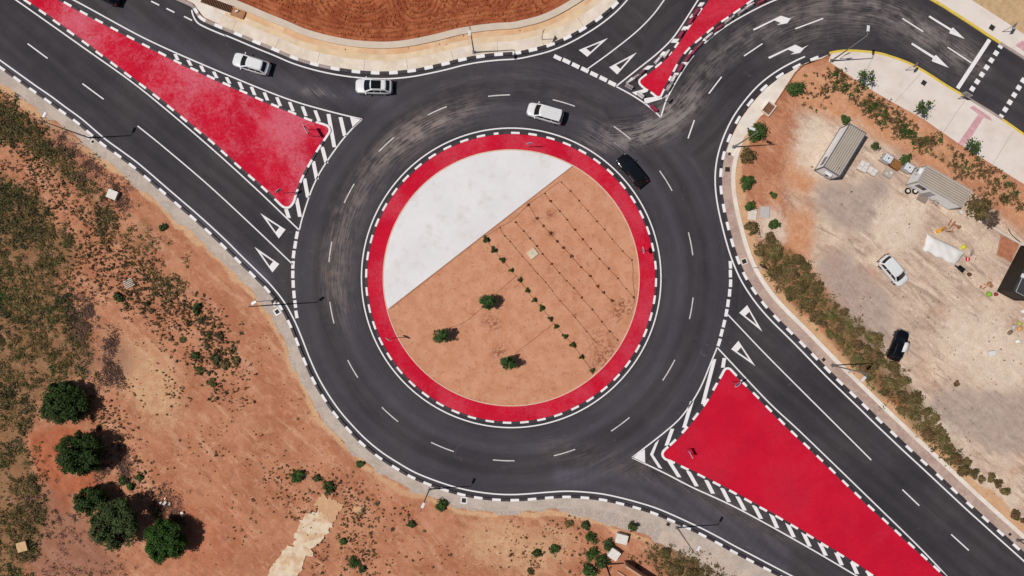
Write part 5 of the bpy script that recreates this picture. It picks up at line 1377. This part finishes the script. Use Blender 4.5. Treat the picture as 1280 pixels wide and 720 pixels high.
# ================================================================== YARD OBJECTS
CABW = mat('cabin_wall', '#ebebee', .55, .04, 1.2, .3, dirt='#d6d2d0'); CABRIB = mat('cabin_rib', '#b9aea3', .6, .06, .9, .3, dirt='#9f9488'); CABROOF = mat('cabin_roof', '#93887e', .6, .08, .8, .3, dirt='#8f8378')
CABF = mat('cabin_frame', '#59606a', .5, .1, 2, .3)
def cabin(corner, along, across, L, W, H, label, wall=CABW, roofm=CABROOF, frame=CABF, ribm=None):
    """corner: image pixel position; along / across: unit plan vectors"""
    c = np.array(P(*corner)); al = np.array(along); ac_ = np.array(across)
    mid = c+al*L/2+ac_*W/2; rz = math.atan2(al[1], al[0])
    if al[0]*ac_[1]-al[1]*ac_[0] < 0: pass
    root = empty('site_cabin', (mid[0], mid[1], .12), rz, label=label, cat='cabin')
    m = MB(); m.box((0, 0, H/2), (L-.12, W-.12, H-.16))
    nrib = int(L/.28)
    for i in range(nrib):
        x = -L/2+.2+i*(L-.4)/(nrib-1)
        for sy in (-1, 1): m.box((x, sy*(W/2-.05), H/2), (.12, .04, H-.34))
    m.build('wall', wall, root)
    m = MB()
    for sx in (-1, 1):
        for sy in (-1, 1): m.box((sx*(L/2-.06), sy*(W/2-.06), H/2), (.13, .13, H))
    for sy in (-1, 1):
        for z in (.07, H-.06): m.box((0, sy*(W/2-.055), z), (L-.26, .11, .13))
    for sx in (-1, 1):
        for z in (.07, H-.06): m.box((sx*(L/2-.055), 0, z), (.11, W-.26, .13))
    m.build('frame', frame, root)
    m = MB(); m.box((0, 0, H-.045), (L-.2, W-.2, .08))
    nr_ = int((W-.3)/.235)
    for i in range(nr_):
        y = -W/2+.2+i*(W-.4)/(nr_-1); m.box((0, y, H+.012), (L-.3, .11, .055), mi=1)
    m.build('roof', [roofm, ribm or roofm], root)
    return root
def unit(a, b):
    d = np.array(P(*b))-np.array(P(*a)); return d/np.linalg.norm(d)
k1 = cabin((1017,213), unit((1017,213), (1050,159)), unit((1017,213), (1036.5,226)), 6.2, 2.35, 2.75, 'ribbed grey site cabin with a dark edged roof by the orange earth', ribm=CABRIB)
m = MB(); m.box((-3.3, .05, 1.9), (.36, .95, .62)); a_ = m.build('air_conditioner', mat('ac_white', '#d9d8d8', .5, .05), k1, bevel=.03)
m = MB(); m.cyl((-3.49, .05, 1.9), .22, .02, 16, axis='X'); m.build('fan_grille', DSTEEL, a_)
m = MB(); m.tube([(-2.3, -.62, 2.77), (-2.1, -.5, 2.80), (-2.25, -.42, 2.79), (-2.5, -.5, 2.79)], .02, 6); m.build('cable', DSTEEL, k1)
m = MB(); m.box((-2.0, 1.165, 1.55), (1.1, .05, .8)); wn = m.build('window', CABF, k1); m = MB(); m.box((-2.0, 1.192, 1.55), (.98, .012, .68)); m.build('pane', GLASS, wn)
k2 = cabin((1131.4,231.7), unit((1131.4,231.7), (1184,262)), unit((1131.4,231.7), (1141.6,211.6)), 6.25, 2.35, 2.75, 'long grey site cabin with two tyres lying at its corner', frame=mat('pale_frame', '#a8a39f', .55, .08, 2), ribm=mat('cabin_rib_tan', '#bdb0a2', .6, .06, .9, .3, dirt='#a3968a'))
m = MB(); m.box((-2.0, -1.165, 1.75), (1.15, .06, .85)); wn = m.build('window', CABF, k2); m = MB(); m.box((-2.0, -1.198, 1.75), (1.02, .012, .72)); m.build('pane', GLASS, wn)
m = MB(); m.box((-.5, -1.165, 1.05), (.85, .06, 2.0)); dr = m.build('door', mat('cabin_door', '#a6a6ab', .5, .06), k2); m = MB(); m.tube([(-.2, -1.2, 1.0), (-.2, -1.26, 1.0), (-.08, -1.26, 1.0)], .015, 6); m.build('handle', DSTEEL, dr)
m = MB(); m.box((-3.28, .35, 1.95), (.4, .8, .6)); a_ = m.build('air_conditioner', _M['ac_white'], k2, bevel=.03)
m = MB(); m.cyl((-3.49, .35, 1.95), .2, .02, 16, axis='X'); m.build('fan_grille', DSTEEL, a_)
BW = mat('charcoal_wall', '#2b2622', .6, .15, 1, .3); BR = mat('charcoal_roof', '#3f4044', .55, .12, 1, .3, dirt='#55565a')
k3 = cabin((1245,364), unit((1245,364), (1274,308)), unit((1245,364), (1267,376)), 6.4, 2.5, 2.7, 'charcoal black site cabin cut off by the right edge', BW, BR, BW)
m = MB(); m.box((-.9, .95, 2.78), (.5, .42, .12)); m.build('roof_box', LAMPW, k3, bevel=.02)
m = MB(); m.tube([(-3.0, .8, 2.75), (-.6, .95, 2.76), (.2, .3, 2.76)], .025, 6); m.tube([(-3.0, .8, 2.75), (-3.0, -.6, 2.75)], .02, 6); m.build('cable', LAMPW, k3)
# intermediate bulk tanks
IBC = mat('tank_plastic', '#d5d8dd', .4, .03, 2, .4)
def ibc(e, s, rz, label):
    root = empty('water_tank', (*P(e, s), .12), R(rz), label=label, cat='water tank', group='white cube tanks between the cabins')
    m = MB(); m.box((0, 0, .62), (1.1, .95, .95)); b = m.build('tank', IBC, root, bevel=.08)
    m = MB(); m.cyl((0, 0, 1.11), .1, .05, 16); m.build('cap', DSTEEL, b)
    m = MB()
    for x in (-.3, 0, .3): m.box((x, 0, 1.115), (.025, .97, .02))
    for sx in (-1, 1):
        for y in (-.33, 0, .33): m.tube([(sx*.58, y, .12), (sx*.58, y, 1.13)], .012, 5)
    for sy in (-1, 1):
        for x in (-.45, -.15, .15, .45): m.tube([(x, sy*.5, .12), (x, sy*.5, 1.13)], .012, 5)
    for z in (.4, .75, 1.12):
        m.tube([(-.58, -.5, z), (.58, -.5, z), (.58, .5, z), (-.58, .5, z), (-.58, -.5, z)], .014, 5)
    m.build('cage', STEEL, root)
    m = MB()
    for y in (-.42, 0, .42): m.box((0, y, .06), (1.15, .1, .12))
    m.build('pallet', mat('pallet_wood', '#96764f', .85, .15, 3), root)
ibc(1104.5, 200, -32, 'white cube tank in a wire cage left of the brown crate')
ibc(1130.5, 211.5, -32, 'white cube tank in a wire cage next to the cabin with the tyres')
WOODB = mat('brown_timber', '#8d6238', .85, .2, 3, .1, dirt='#a98055'); WOODG = mat('grey_timber', '#b0a79d', .85, .15, 3, .1)
def crate(e, s, rz, l, w_, h, m_, label, name='wooden_crate', cat='crate', n=6):
    root = empty(name, (*P(e, s), .12), R(rz), label=label, cat=cat)
    m = MB()
    for i in range(n): m.box((-l/2+(i+.5)*l/n, 0, h-.015), (l/n-.02, w_, .03))
    m.build('lid', m_, root)
    m = MB()
    for sy in (-1, 1): m.box((0, sy*(w_/2-.015), h/2-.02), (l-.04, .03, h-.06))
    for sx in (-1, 1): m.box((sx*(l/2-.015), 0, h/2-.02), (.03, w_-.08, h-.06))
    m.build('side', m_, root); return root
crate(1117, 206.5, -32, 1.25, 1.05, .55, WOODB, 'brown wooden crate between the two white tanks')
BAGM = mat('pale_bag', '#d6d0cc', .8, .06, 4, .15, dirt='#b8aca6')
def bagstack(e, s, rz, nx, ny, layers, label, seed):
    rg = random.Random(seed); root = empty('bag_stack', (*P(e, s), .12), R(rz), label=label, cat='bags')
    for k in range(layers):
        for i in range(nx):
            for j in range(ny):
                m = MB(); m.box(((i-(nx-1)/2)*.58+rg.uniform(-.03, .03), (j-(ny-1)/2)*.42+rg.uniform(-.03, .03), .08+k*.13), (.56, .4, .14), rz=rg.uniform(-.12, .12))
                o = m.build('bag', BAGM, root, bevel=.05)
    m = MB(); m.box((0, 0, .01), (nx*.58, ny*.42+.1, .06)); m.build('pallet', _M['pallet_wood'], root)
bagstack(1077.5, 208.5, -28, 2, 3, 3, 'stack of pale bags nearest the dark edged cabin', 1)
bagstack(1088.5, 214.5, -32, 2, 2, 3, 'stack of pale bags right of the larger bag stack', 2)
o = crate(1108.5, 217, -32, 1.1, 1.0, .35, WOODG, 'low grey pallet box below the brown crate', 'pallet_box', 'pallet', 5)
m = MB(); m.box((.2, .1, .45), (.3, .25, .2)); m.box((-.2, -.2, .42), (.25, .2, .14), .3); m.build('lump', BAGM, o, bevel=.03)
# tyres
def tyre(e, s, lb):
    root = empty('old_tyre', (*P(e, s), .13), label=lb, cat='tyre', group='old tyres by the cabin corner')
    m = MB(); n = 24; k = 8; vs = []; fs = []
    for i in range(n):
        a = 2*math.pi*i/n
        for j in range(k):
            b = 2*math.pi*j/k; r_ = .30+.1*math.cos(b); vs.append((r_*math.cos(a), r_*math.sin(a), .12+.12*math.sin(b)))
    for i in range(n):
        for j in range(k): fs.append((i*k+j, ((i+1) % n)*k+j, ((i+1) % n)*k+(j+1) % k, i*k+(j+1) % k))
    m.add(vs, fs); m.build('tyre', RUB, root, smooth=True)
    m = MB(); m.cyl((0, 0, .14), .2, .1, 16); m.build('rim', mat('white_rim', '#cfc9c4', .5, .1), root)
tyre(1133.5, 239, 'old tyre with a pale rim, left one by the cabin corner'); tyre(1142.7, 239.3, 'old tyre with a pale rim, right one by the cabin corner')
o = crate(1152, 248.5, -30, 1.25, .85, .14, mat('dark_mat', '#8a7b72', .9, .15, 3), 'flat dark wooden step in front of the cabin door', 'wooden_step', 'step', 5)
# chairs / junk by the cabin end, small debris
def junk(name, e, s, rz, items, mt, label, cat, bevel=.01, z=.12):
    m = MB()
    for it in items:
        if it[0] == 'b': m.box(it[1], it[2], it[3] if len(it) > 3 else 0)
        elif it[0] == 't': m.tube(it[1], it[2], 6)
        elif it[0] == 'c': m.cyl(it[1], it[2], it[3], 14)
    o = m.build(name, mt, loc=(*P(e, s), z), rz=R(rz), bevel=bevel); return tag(o, label, cat)
def chair(e, s, rz, label):
    root = empty('plastic_chair', (*P(e, s), .12), R(rz), label=label, cat='chair')
    pm = mat('white_plastic', '#d9d6d3', .5, .04, 3)
    m = MB(); m.box((0, 0, .43), (.44, .42, .04)); m.build('seat', pm, root, bevel=.015)
    m = MB(); m.box((-.22, 0, .66), (.04, .4, .42), ry=-.15); m.build('backrest', pm, root, bevel=.015)
    for sx in (-1, 1):
        for sy in (-1, 1):
            m = MB(); m.tube([(sx*.19, sy*.18, .42), (sx*.23, sy*.21, 0)], .022, 6); m.build('leg', pm, root)
chair(1197.5, 266, 30, 'white plastic chair at the lower end of the long cabin'); 
junk('wire_rack', 1167, 253.5, -32, [('t', [(-.3, -.3, .0), (-.3, -.3, .5), (.3, -.3, .5), (.3, -.3, 0)], .02), ('t', [(-.3, .1, .0), (-.3, .1, .5), (.3, .1, .5), (.3, .1, 0)], .02), ('t', [(-.3, -.3, .5), (-.3, .1, .5)], .02), ('t', [(.3, -.3, .5), (.3, .1, .5)], .02)], DSTEEL, 'small dark metal rack against the long side of the cabin', 'rack')
# white tarp over a heap
m = MB(); tc = PL([(1158,292.5), (1206,315), (1193,332), (1153,313)]); nx, ny = 22, 12; vs = []
for i in range(nx):
    for j in range(ny):
        u, v_ = i/(nx-1), j/(ny-1)
        a = np.array(tc[0])*(1-u)+np.array(tc[1])*u; b = np.array(tc[3])*(1-u)+np.array(tc[2])*u; p = a*(1-v_)+b*v_
        ed = min(1, min(u, 1-u)*8, min(v_, 1-v_)*5)
        z = .14+ed*(.22+.02*math.sin(u*9+v_*3)+.015*math.sin(v_*7-u*5)+.05*abs(math.sin(u*6-v_*2.5))+.02*math.sin(u*21-v_*9)) 
        n_ = math.sin(u*17+1)*.10*(1 if v_ > .9 else 0)
        vs.append((p[0]+.04*math.sin(v_*13), p[1]-n_, z))
m.add(vs, [(i*ny+j, i*ny+j+1, (i+1)*ny+j+1, (i+1)*ny+j) for i in range(nx-1) for j in range(ny-1)])
o = m.build('white_tarpaulin', mat('tarp_white', '#dedbd9', .6, .03, 2, .25, dirt='#d3c5b8'), smooth=True); sm = o.modifiers.new('S', 'SOLIDIFY'); sm.thickness = .015
if o.data.polygons[0].normal.z < 0: o.data.flip_normals()
tag(o, 'creased white tarpaulin spread over a low heap in the yard', 'tarpaulin')
# wheelbarrow, cones, bags, sign on the ground
def wheelbarrow(e, s, rz, label):
    root = empty('wheelbarrow', (*P(e, s), .12), R(rz), label=label, cat='wheelbarrow')
    m = MB(); b0 = [(-.25, -.18), (.3, -.15), (.3, .15), (-.25, .18)]; b1 = [(-.4, -.32), (.5, -.26), (.5, .26), (-.4, .32)]
    m.add([(x, y, .3) for x, y in b0]+[(x, y, .62) for x, y in b1], [(0, 1, 2, 3), (0, 4, 5, 1), (1, 5, 6, 2), (2, 6, 7, 3), (3, 7, 4, 0)]); m.build('tray', TRIM, root)
    m = MB(); m.cyl((.55, 0, .2), .2, .09, 16, axis='Y'); m.build('wheel', RUB, root)
    for sy in (-1, 1):
        m = MB(); m.tube([(.55, sy*.06, .2), (.1, sy*.2, .32), (-.85, sy*.28, .6)], .02, 6); m.build('handle', DSTEEL, root)
        m = MB(); m.tube([(-.2, sy*.22, .34), (-.3, sy*.25, 0)], .02, 6); m.build('leg', DSTEEL, root)
wheelbarrow(1197.5, 336.5, 140, 'black wheelbarrow at the lower corner of the white tarpaulin')
def sack(e, s, rz, col, label, sx=.7, sy=.6, h=.45):
    m = MB(); nseg = 10
    rr_ = [(.0, .86), (.35, 1.0), (.75, .86), (1.0, .4)]
    for k, (zz, q) in enumerate(rr_): pass
    vs = []; fs = []
    for zz, q in rr_:
        for i in range(nseg):
            a = 2*math.pi*i/nseg; w_ = q*(1+.12*math.sin(3*a+zz*4)); vs.append((sx/2*w_*math.cos(a), sy/2*w_*math.sin(a), h*zz))
    for k in range(len(rr_)-1):
        for i in range(nseg): fs.append((k*nseg+i, k*nseg+(i+1) % nseg, (k+1)*nseg+(i+1) % nseg, (k+1)*nseg+i))
    fs.append(tuple(range((len(rr_)-1)*nseg, len(rr_)*nseg)))
    m.add(vs, fs); o = m.build('sack', mat('sack_'+col[1:], col, .7, .08, 3, .2), smooth=True, loc=(*P(e, s), .11), rz=R(rz)); return tag(o, label, 'sack')
sack(1202.7, 309, 20, '#cdcb3a', 'bright yellow sack at the right corner of the white tarpaulin')
sack(1234.3, 367.8, -20, '#86b23c', 'lime green sack at the foot of the black cabin', .75, .65, .5)
sack(1243.3, 367.8, 0, '#8c3a40', 'small dark red sack beside the lime green one', .5, .5, .4)
sack(1272.5, 404.5, 0, '#b0b95a', 'yellow green sack in the rubbish heap at the right edge', .6, .5, .4)
sack(1273, 411, 40, '#cf9f6a', 'orange sack in the rubbish heap at the right edge', .75, .6, .35)
sack(1265.5, 409, 70, '#b5aeb0', 'grey sack in the rubbish heap at the right edge', .8, .6, .35)
sack(1271, 426.5, 10, '#e2ded8', 'white sack lowest in the rubbish heap at the right edge', .75, .55, .35)
sack(1277.5, 389, 10, '#dcd8d6', 'white sack above the rubbish heap at the right edge', .7, .55, .4)
sack(1261, 415.5, 45, '#7d6a58', 'brown sack left of the rubbish heap at the right edge', .75, .5, .35)
sack(1210, 343, 0, '#5b3a34', 'dark brown sack below the black wheelbarrow', .55, .5, .4)
sack(1278, 398, 10, '#cfc5c4', 'small pale sack at the right edge between the white and green sacks', .5, .5, .4)
# no-entry roundel leaning on the ground
root = empty('road_sign_plate', (*P(1208.5, 324), .16), R(0), label='round red sign plate with a white bar lying on the ground', cat='traffic sign')
m = MB(); m.cyl((0, 0, .03), .3, .02, 24); m.build('panel', SIGNR, root, loc=(0, 0, 0)); m = MB(); m.box((0, 0, .043), (.11, .40, .006)); m.build('bar', SIGNW, root)
junk('metal_offcuts', 1214, 317, 50, [('b', (0, 0, .06), (.9, .06, .05)), ('b', (.1, .12, .07), (.8, .05, .05), .2), ('b', (-.1, -.1, .06), (.7, .06, .05), -.25), ('b', (.05, .22, .06), (.5, .05, .05), .4)], STEEL, 'grey metal bars beside the lying red sign plate', 'metal bars')
junk('timber_heap', 1187, 284, 10, [('b', (-.9, -.1, .15), (.7, .3, .22), .3), ('b', (.2, .2, .2), (1.2, .15, .12), .7), ('b', (.6, .1, .25), (.9, .2, .16), -.5), ('b', (.9, -.2, .16), (.6, .3, .25), .2), ('b', (.3, -.45, .1), (1.6, .12, .1), .15), ('b', (-.2, -.55, .1), (1.1, .1, .1), -.3), ('b', (0, .55, .1), (.9, .12, .1), .9)], mat('rusty_wood', '#94694e', .9, .3, 2, .1, dirt='#c79a6a'), 'heap of brown timber and scrap above the white tarpaulin', 'timber heap')
junk('yellow_crate', 1171.5, 289, 20, [('b', (0, 0, .15), (.55, .45, .3)), ('b', (.45, .1, .1), (.4, .3, .18), .4)], mat('yellow_box', '#d6a03a', .7, .15, 3), 'yellow crate at the left end of the timber heap', 'crate')
junk('concrete_block', 1191.5, 287, 30, [('b', (0, 0, .15), (.5, .35, .3)), ('b', (.4, .2, .1), (.3, .25, .2), .5)], mat('pinkish_block', '#cfa898', .9, .1, 3), 'pinkish broken blocks at the right end of the timber heap', 'blocks')
junk('white_box', 1236, 441, 10, [('b', (0, 0, .28), (.7, .55, .5)), ('b', (0, 0, .55), (.74, .59, .06))], LAMPW, 'white box standing alone in the lower yard', 'box', .02)
junk('broken_pipe', 1214, 383, -60, [('t', [(-.8, .3, .06), (-.3, .25, .1), (-.15, 0, .08)], .06), ('t', [(0, -.3, .06), (.5, -.2, .08)], .09), ('b', (.8, -.25, .05), (.2, .2, .1), .4)], mat('pale_pipe', '#cdc3bb', .7, .1), 'broken grey pipe pieces in the middle of the yard', 'pipe')
junk('scrap_pile', 1229, 360, 10, [('b', (0, 0, .08), (.5, .12, .1), .4), ('b', (.3, .3, .08), (.6, .1, .1), -.6), ('b', (-.4, .2, .08), (.4, .2, .12), 1.0), ('b', (.7, .5, .1), (.5, .3, .18), .2), ('b', (.9, .1, .1), (.4, .35, .2), .7)], mat('mixed_scrap', '#a5714e', .85, .3, 2), 'brown scrap pile by the corner of the black cabin', 'scrap')
# foundation pit and white pipe
m = MB(); pit = PL([(1250,294), (1272.5,305), (1262.5,328), (1245,318.5)])
for i in range(4):
    a = np.array(pit[i]); b = np.array(pit[(i+1) % 4]); c_ = (a+b)/2; d = b-a
    m.box((c_[0], c_[1], .16), (float(np.linalg.norm(d)), .1, .16), math.atan2(d[1], d[0]))
o = m.build('sand_pit', mat('pit_timber', '#b08a72', .9, .2, 2)); tag(o, 'timber edged patch of red sand beside the black cabin', 'sand pit')
m = MB(); m.flat(pit, .165); 
o2 = m.build('red_sand', mat('red_sand', '#a87058', .95, .18, 2, .05, dirt='#c98c6c', bump=.4), o)
cp = catmull(PL([(1222,277), (1232,280), (1243,286), (1254,293), (1266,300), (1275,305), (1290,311)]), .3)
m = MB(); m.tube([(x, y, .2) for x, y in cp], .11, 10); tag(m.build('white_pipe', mat('pvc_pipe', '#d5cbc5', .5, .05), smooth=True), 'long white pipe running past the timber edged sand patch', 'pipe')
cp = catmull(PL([(1259,286), (1262,292), (1268,298), (1274,303)]), .2)
m = MB(); m.tube([(x, y, .2) for x, y in cp], .05, 8); tag(m.build('black_hose', DSTEEL, smooth=True), 'curved dark hose beside the long white pipe', 'hose')
# square slabs by the eastern verge
SLAB = mat('slab_concrete', '#d3c9c0', .85, .07, 2)
junk('inspection_slab', 955.5, 265.5, -2, [('b', (0, 0, .06), (1.15, 1.4, .16))], mat('grey_slab', '#b9b3b0', .85, .06, 2), 'square grey slab in the sandy patch by the eastern verge', 'slab', .02)
junk('concrete_slab', 940, 268, -8, [('b', (0, 0, .05), (1.05, 1.4, .14))], SLAB, 'white slab between two bushes on the eastern verge', 'slab', .02)
# open pit in the upper right pavement
root = empty('open_manhole', (*P(959.7, 136.5), .13), R(-38), label='open rectangular pit with concrete walls in the right pavement', cat='pit')
m = MB()
for sx in (-1, 1): m.box((sx*.56, 0, .16), (.1, 1.6, .36))
for sy in (-1, 1): m.box((0, sy*.75, .16), (1.02, .1, .36))
m.build('frame', CONC, root)
m = MB(); m.box((0, 0, .0), (1.02, 1.4, .04)); m.build('floor', mat('pit_floor', '#7a5340', .95, .25, 3), root)
# drain covers
def drain(e, s, rz, label, w_=.6, fr=None, z=.145):
    root = empty('drain_cover', (*P(e, s), z), R(rz), label=label, cat='drain cover')
    m = MB()
    f_ = fr or 0
    if fr:
        for sx in (-1, 1): m.box((sx*(w_/2+f_/2), 0, .01), (f_, w_+2*f_, .04))
        for sy in (-1, 1): m.box((0, sy*(w_/2+f_/2), .01), (w_, f_, .04))
        m.build('frame', WHITE if fr > .1 else CONC, root)
    m = MB(); m.box((0, 0, .004), (w_-.01, w_-.01, .02)); m.build('pit', mat('drain_black', '#1c1a1a', .9, .1), root)
    m = MB()
    for i in range(6): m.box((-w_/2+(i+.5)*w_/6, 0, .022), (w_/14, w_-.02, .02))
    m.build('grate', mat('cast_iron', '#4a4443', .7, .15, 5, .3, .3), root)
drain(347, 389.5, -58, 'white framed drain cover beside the left entry lamp', .5, .16)
drain(580, 625, -5, 'framed drain cover at the bottom of the roundabout', .55, .12)
drain(909, 212, -2, 'dark drain cover on the right verge below the upper lamp', .6)
drain(929.7, 326.8, 18, 'framed drain cover on the right verge beside the sign', .55, .1)
drain(835, 654.8, -30, 'small dark drain cover beside the bottom right lamp', .45)
drain(1029, 449.5, -48, 'small drain cover beside the lamp left of the black parked car', .4)
drain(117, 177.5, -40, 'small framed drain cover under the upper left lamp', .35, .1)
drain(1239, 35, -33, 'dark square drain cover on the upper right pavement strip', .65)
drain(1154, 104, -33, 'grey square drain cover on the wide pavement', .6)
drain(911.5, 192.5, 0, 'small greenish drain cover just below the right lamp base', .35)
drain(1261.5, 667.5, -48, 'small dark drain cover by the lamp in the lower right corner', .35)
# white blocks and stones on the left
def block(e, s, rz, l, w_, h, mt, label, name='concrete_chamber'):
    root = empty(name, (*P(e, s), gz(e, s)-.05), R(rz), label=label, cat='concrete block')
    m = MB(); m.box((0, 0, h/2), (l*.94, w_*.94, h-.1)); m.build('body', mt, root, bevel=.02)
    m = MB(); m.box((0, 0, h-.03), (l, w_, .1)); m.build('lid', mt, root, bevel=.02)
WB = mat('white_block', '#dcd6cf', .8, .05, 2, dirt='#c9bdb2')
block(776, 671, -14, 1.45, 1.15, .85, WB, 'white rectangular concrete chamber, upper of the two at the bottom')
block(766.5, 690, -35, 1.3, 1.2, .95, WB, 'white concrete chamber, lower of the two at the bottom')
block(143.5, 243.8, -22, 1.25, 1.1, .6, WB, 'pale concrete chamber alone on the upper left slope')
block(31, 681.5, 15, 1.25, 1.2, .5, mat('yellow_block', '#c9a47c', .85, .1, 2), 'small tan block on the dark scrub in the lower left corner')
# pallet on the left slope
root = empty('wooden_pallet', (*P(163, 354), gz(163, 354)), R(28), label='grey slatted wooden pallet on the weedy left slope', cat='pallet')
m = MB()
for i in range(5): m.box((0, -.45+i*.22, .14), (1.2, .11, .03))
m.build('deck', mat('white_timber', '#c9bcb0', .85, .12, 3), root)
m = MB()
for x in (-.5, 0, .5): m.box((x, 0, .06), (.1, 1.0, .11))
m.build('bearer', mat('old_timber', '#7d6654', .9, .2, 3), root)
# wooden pole and channel wall at the bottom edge
m = MB(); m.tube([(0, 0, -.2), (.02, 0, 2.5), (0, .02, 5.4)], [.12, .11, .08], 9)
o = m.build('wooden_pole', mat('tarred_wood', '#3a2c26', .85, .2, 3, .1), smooth=True, loc=(*P(757.5, 705), .1)); tag(o, 'dark wooden pole at the bottom edge beside the lower white chamber', 'pole')
root = empty('channel_wall', (*P(800, 720), 0), label='concrete channel wall running out of the bottom edge', cat='wall')
c_ = catmull(PL([(779,702), (793,711), (808,721), (840,742), (880,768)]), 1.)-np.array(P(800, 720))
m = MB(); m.slab(c_, .0, .22, -.3, 1.9); m.build('wall', mat('channel_concrete', '#c09a80', .85, .1, 1.5), root)
m = MB(); m.slab(c_, -1.3, -1.5, -.3, .3); m.build('low_wall', _M['channel_concrete'], root)
# broken concrete path
root = empty('broken_path', (*P(385, 665), .0), label='broken pale concrete path leading off the bottom edge', cat='concrete path')
BRK = mat('broken_concrete', '#dccab2', .9, .08, 2.0, .1, second='#cfab8a', dirt='#b97f5e', bump=.3)
def jag(pts, amp, seed, z0, z1, mt, nm):
    rg = np.random.default_rng(seed); out = []
    for i in range(len(pts)):
        a = np.array(pts[i], float); b = np.array(pts[(i+1) % len(pts)], float); n = max(1, int(np.linalg.norm(b-a)/2.2))
        for k in range(n): out.append(tuple(a+(b-a)*k/n+rg.normal(size=2)*amp*(0 if k == 0 else 1)))
    x0, y0 = P(385, 665)
    m = MB(); m.prism([(x-x0, y-y0) for x, y in PL(out)], z0, z1); return m.build(nm, mt, root, tri=True)
jag([(403,616),(430,631),(412,660),(395,652),(400,640),(392,630)], 1.0, 3, -.3, .16, mat('tan_concrete', '#c99f7c', .9, .1, 1.2, .1, bump=.2), 'slab')
jag([(384,641),(400,637),(413,652),(418,654),(400,678),(388,684),(392,690),(380,700),(378,708),(372,722),(345,790),(290,790),(333,720),(344,703),(360,681),(366,683),(368,676),(372,674),(368,672),(373,660)], 1.5, 4, -.3, .19, BRK, 'slab')
jag([(445,630),(456,636),(450,643),(440,638)], .5, 6, -.3, .14, _M['tan_concrete'], 'slab')
# rusty grate over the drain in the upper left, and its sump
root = empty('drain_grate', (*P(272, 6), .1), math.atan2(-(14-0), 38), label='long rusty barred grate behind the pale pavement corner', cat='drain grate')
RUST = mat('rusty_steel', '#7a5540', .85, .25, 4, .2)
m = MB(); m.box((0, 0, .02), (4.1, .95, .06)); m.build('channel', mat('channel_dark', '#3a2a24', .95, .2, 3), root)
for i in range(20):
    m = MB(); m.box((-1.95+i*.205, 0, .10), (.07, .9, .06)); m.build('bar', RUST, root)
m = MB()
for sy in (-1, 1): m.box((0, sy*.52, .08), (4.2, .1, .16))
m.build('frame', CREAM, root)
junk('drain_sump', 298, 17.5, -20, [('b', (0, .45, .1), (1.7, .1, .24)), ('b', (0, -.45, .1), (1.7, .1, .24)), ('b', (.85, 0, .1), (.1, .8, .24)), ('b', (0, 0, .02), (1.6, .8, .06))], mat('sump_earth', '#a97a5b', .9, .15, 2), 'brown walled sump at the end of the rusty grate', 'sump')
junk('white_stone', 297, 15, 20, [('b', (0, 0, .12), (.42, .24, .2))], WB, 'small white stone inside the brown sump', 'stone', .05, .16)
junk('white_stone', 228.5, 640.5, 20, [('b', (0, 0, .12), (.4, .35, .25))], WB, 'small white stone right of the vivid green tree', 'stone', .08, .1)
junk('white_rubble', 207, 628, 20, [('b', (0, 0, .1), (.6, .3, .15), .5), ('b', (.5, -.3, .1), (.35, .25, .15), 1.2), ('b', (-.5, .2, .08), (.3, .2, .12), .2), ('b', (.2, .5, .08), (.3, .15, .1), .9)], WB, 'pale rubble pieces above the vivid green tree', 'rubble', .02, .1)

# ================================================================== CAMERA, SUN, SKY
cam = bpy.data.cameras.new('camera'); co = bpy.data.objects.new('camera', cam); COL.objects.link(co)
co.location = (0, 0, CAMH); co.rotation_euler = (0, 0, 0)
cam.sensor_width = 36; cam.lens = 36*CAMH/128.0; cam.clip_end = 3000; cam.clip_start = .5
SC.camera = co
EL = R(60.5); sd = Vector((math.cos(EL)*.998, math.cos(EL)*.06, -math.sin(EL)))
sl = bpy.data.lights.new('sun', 'SUN'); sl.energy = 4.9; sl.angle = R(.5); sl.color = (1, .955, .89)
so = bpy.data.objects.new('sun', sl); COL.objects.link(so); so.rotation_euler = sd.to_track_quat('-Z', 'Y').to_euler(); so.location = (-40, 0, 60)
w = bpy.data.worlds.new('World'); SC.world = w; w.use_nodes = True
nt = w.node_tree; bg = nt.nodes['Background']
sk = nt.nodes.new('ShaderNodeTexSky'); sk.sky_type = 'NISHITA'; sk.sun_disc = False
sk.sun_elevation = EL; sk.sun_rotation = math.atan2(-sd.x, -sd.y); sk.air_density = 1; sk.dust_density = 1.5; sk.ozone_density = 1
nt.links.new(sk.outputs[0], bg.inputs[0]); bg.inputs[1].default_value = .05
vs = SC.view_settings; vs.view_transform = 'Standard'; vs.look = 'None'; vs.exposure = -.53; vs.gamma = 1; vs.use_curve_mapping = False
SC.cycles.max_bounces = 6; SC.cycles.diffuse_bounces = 3
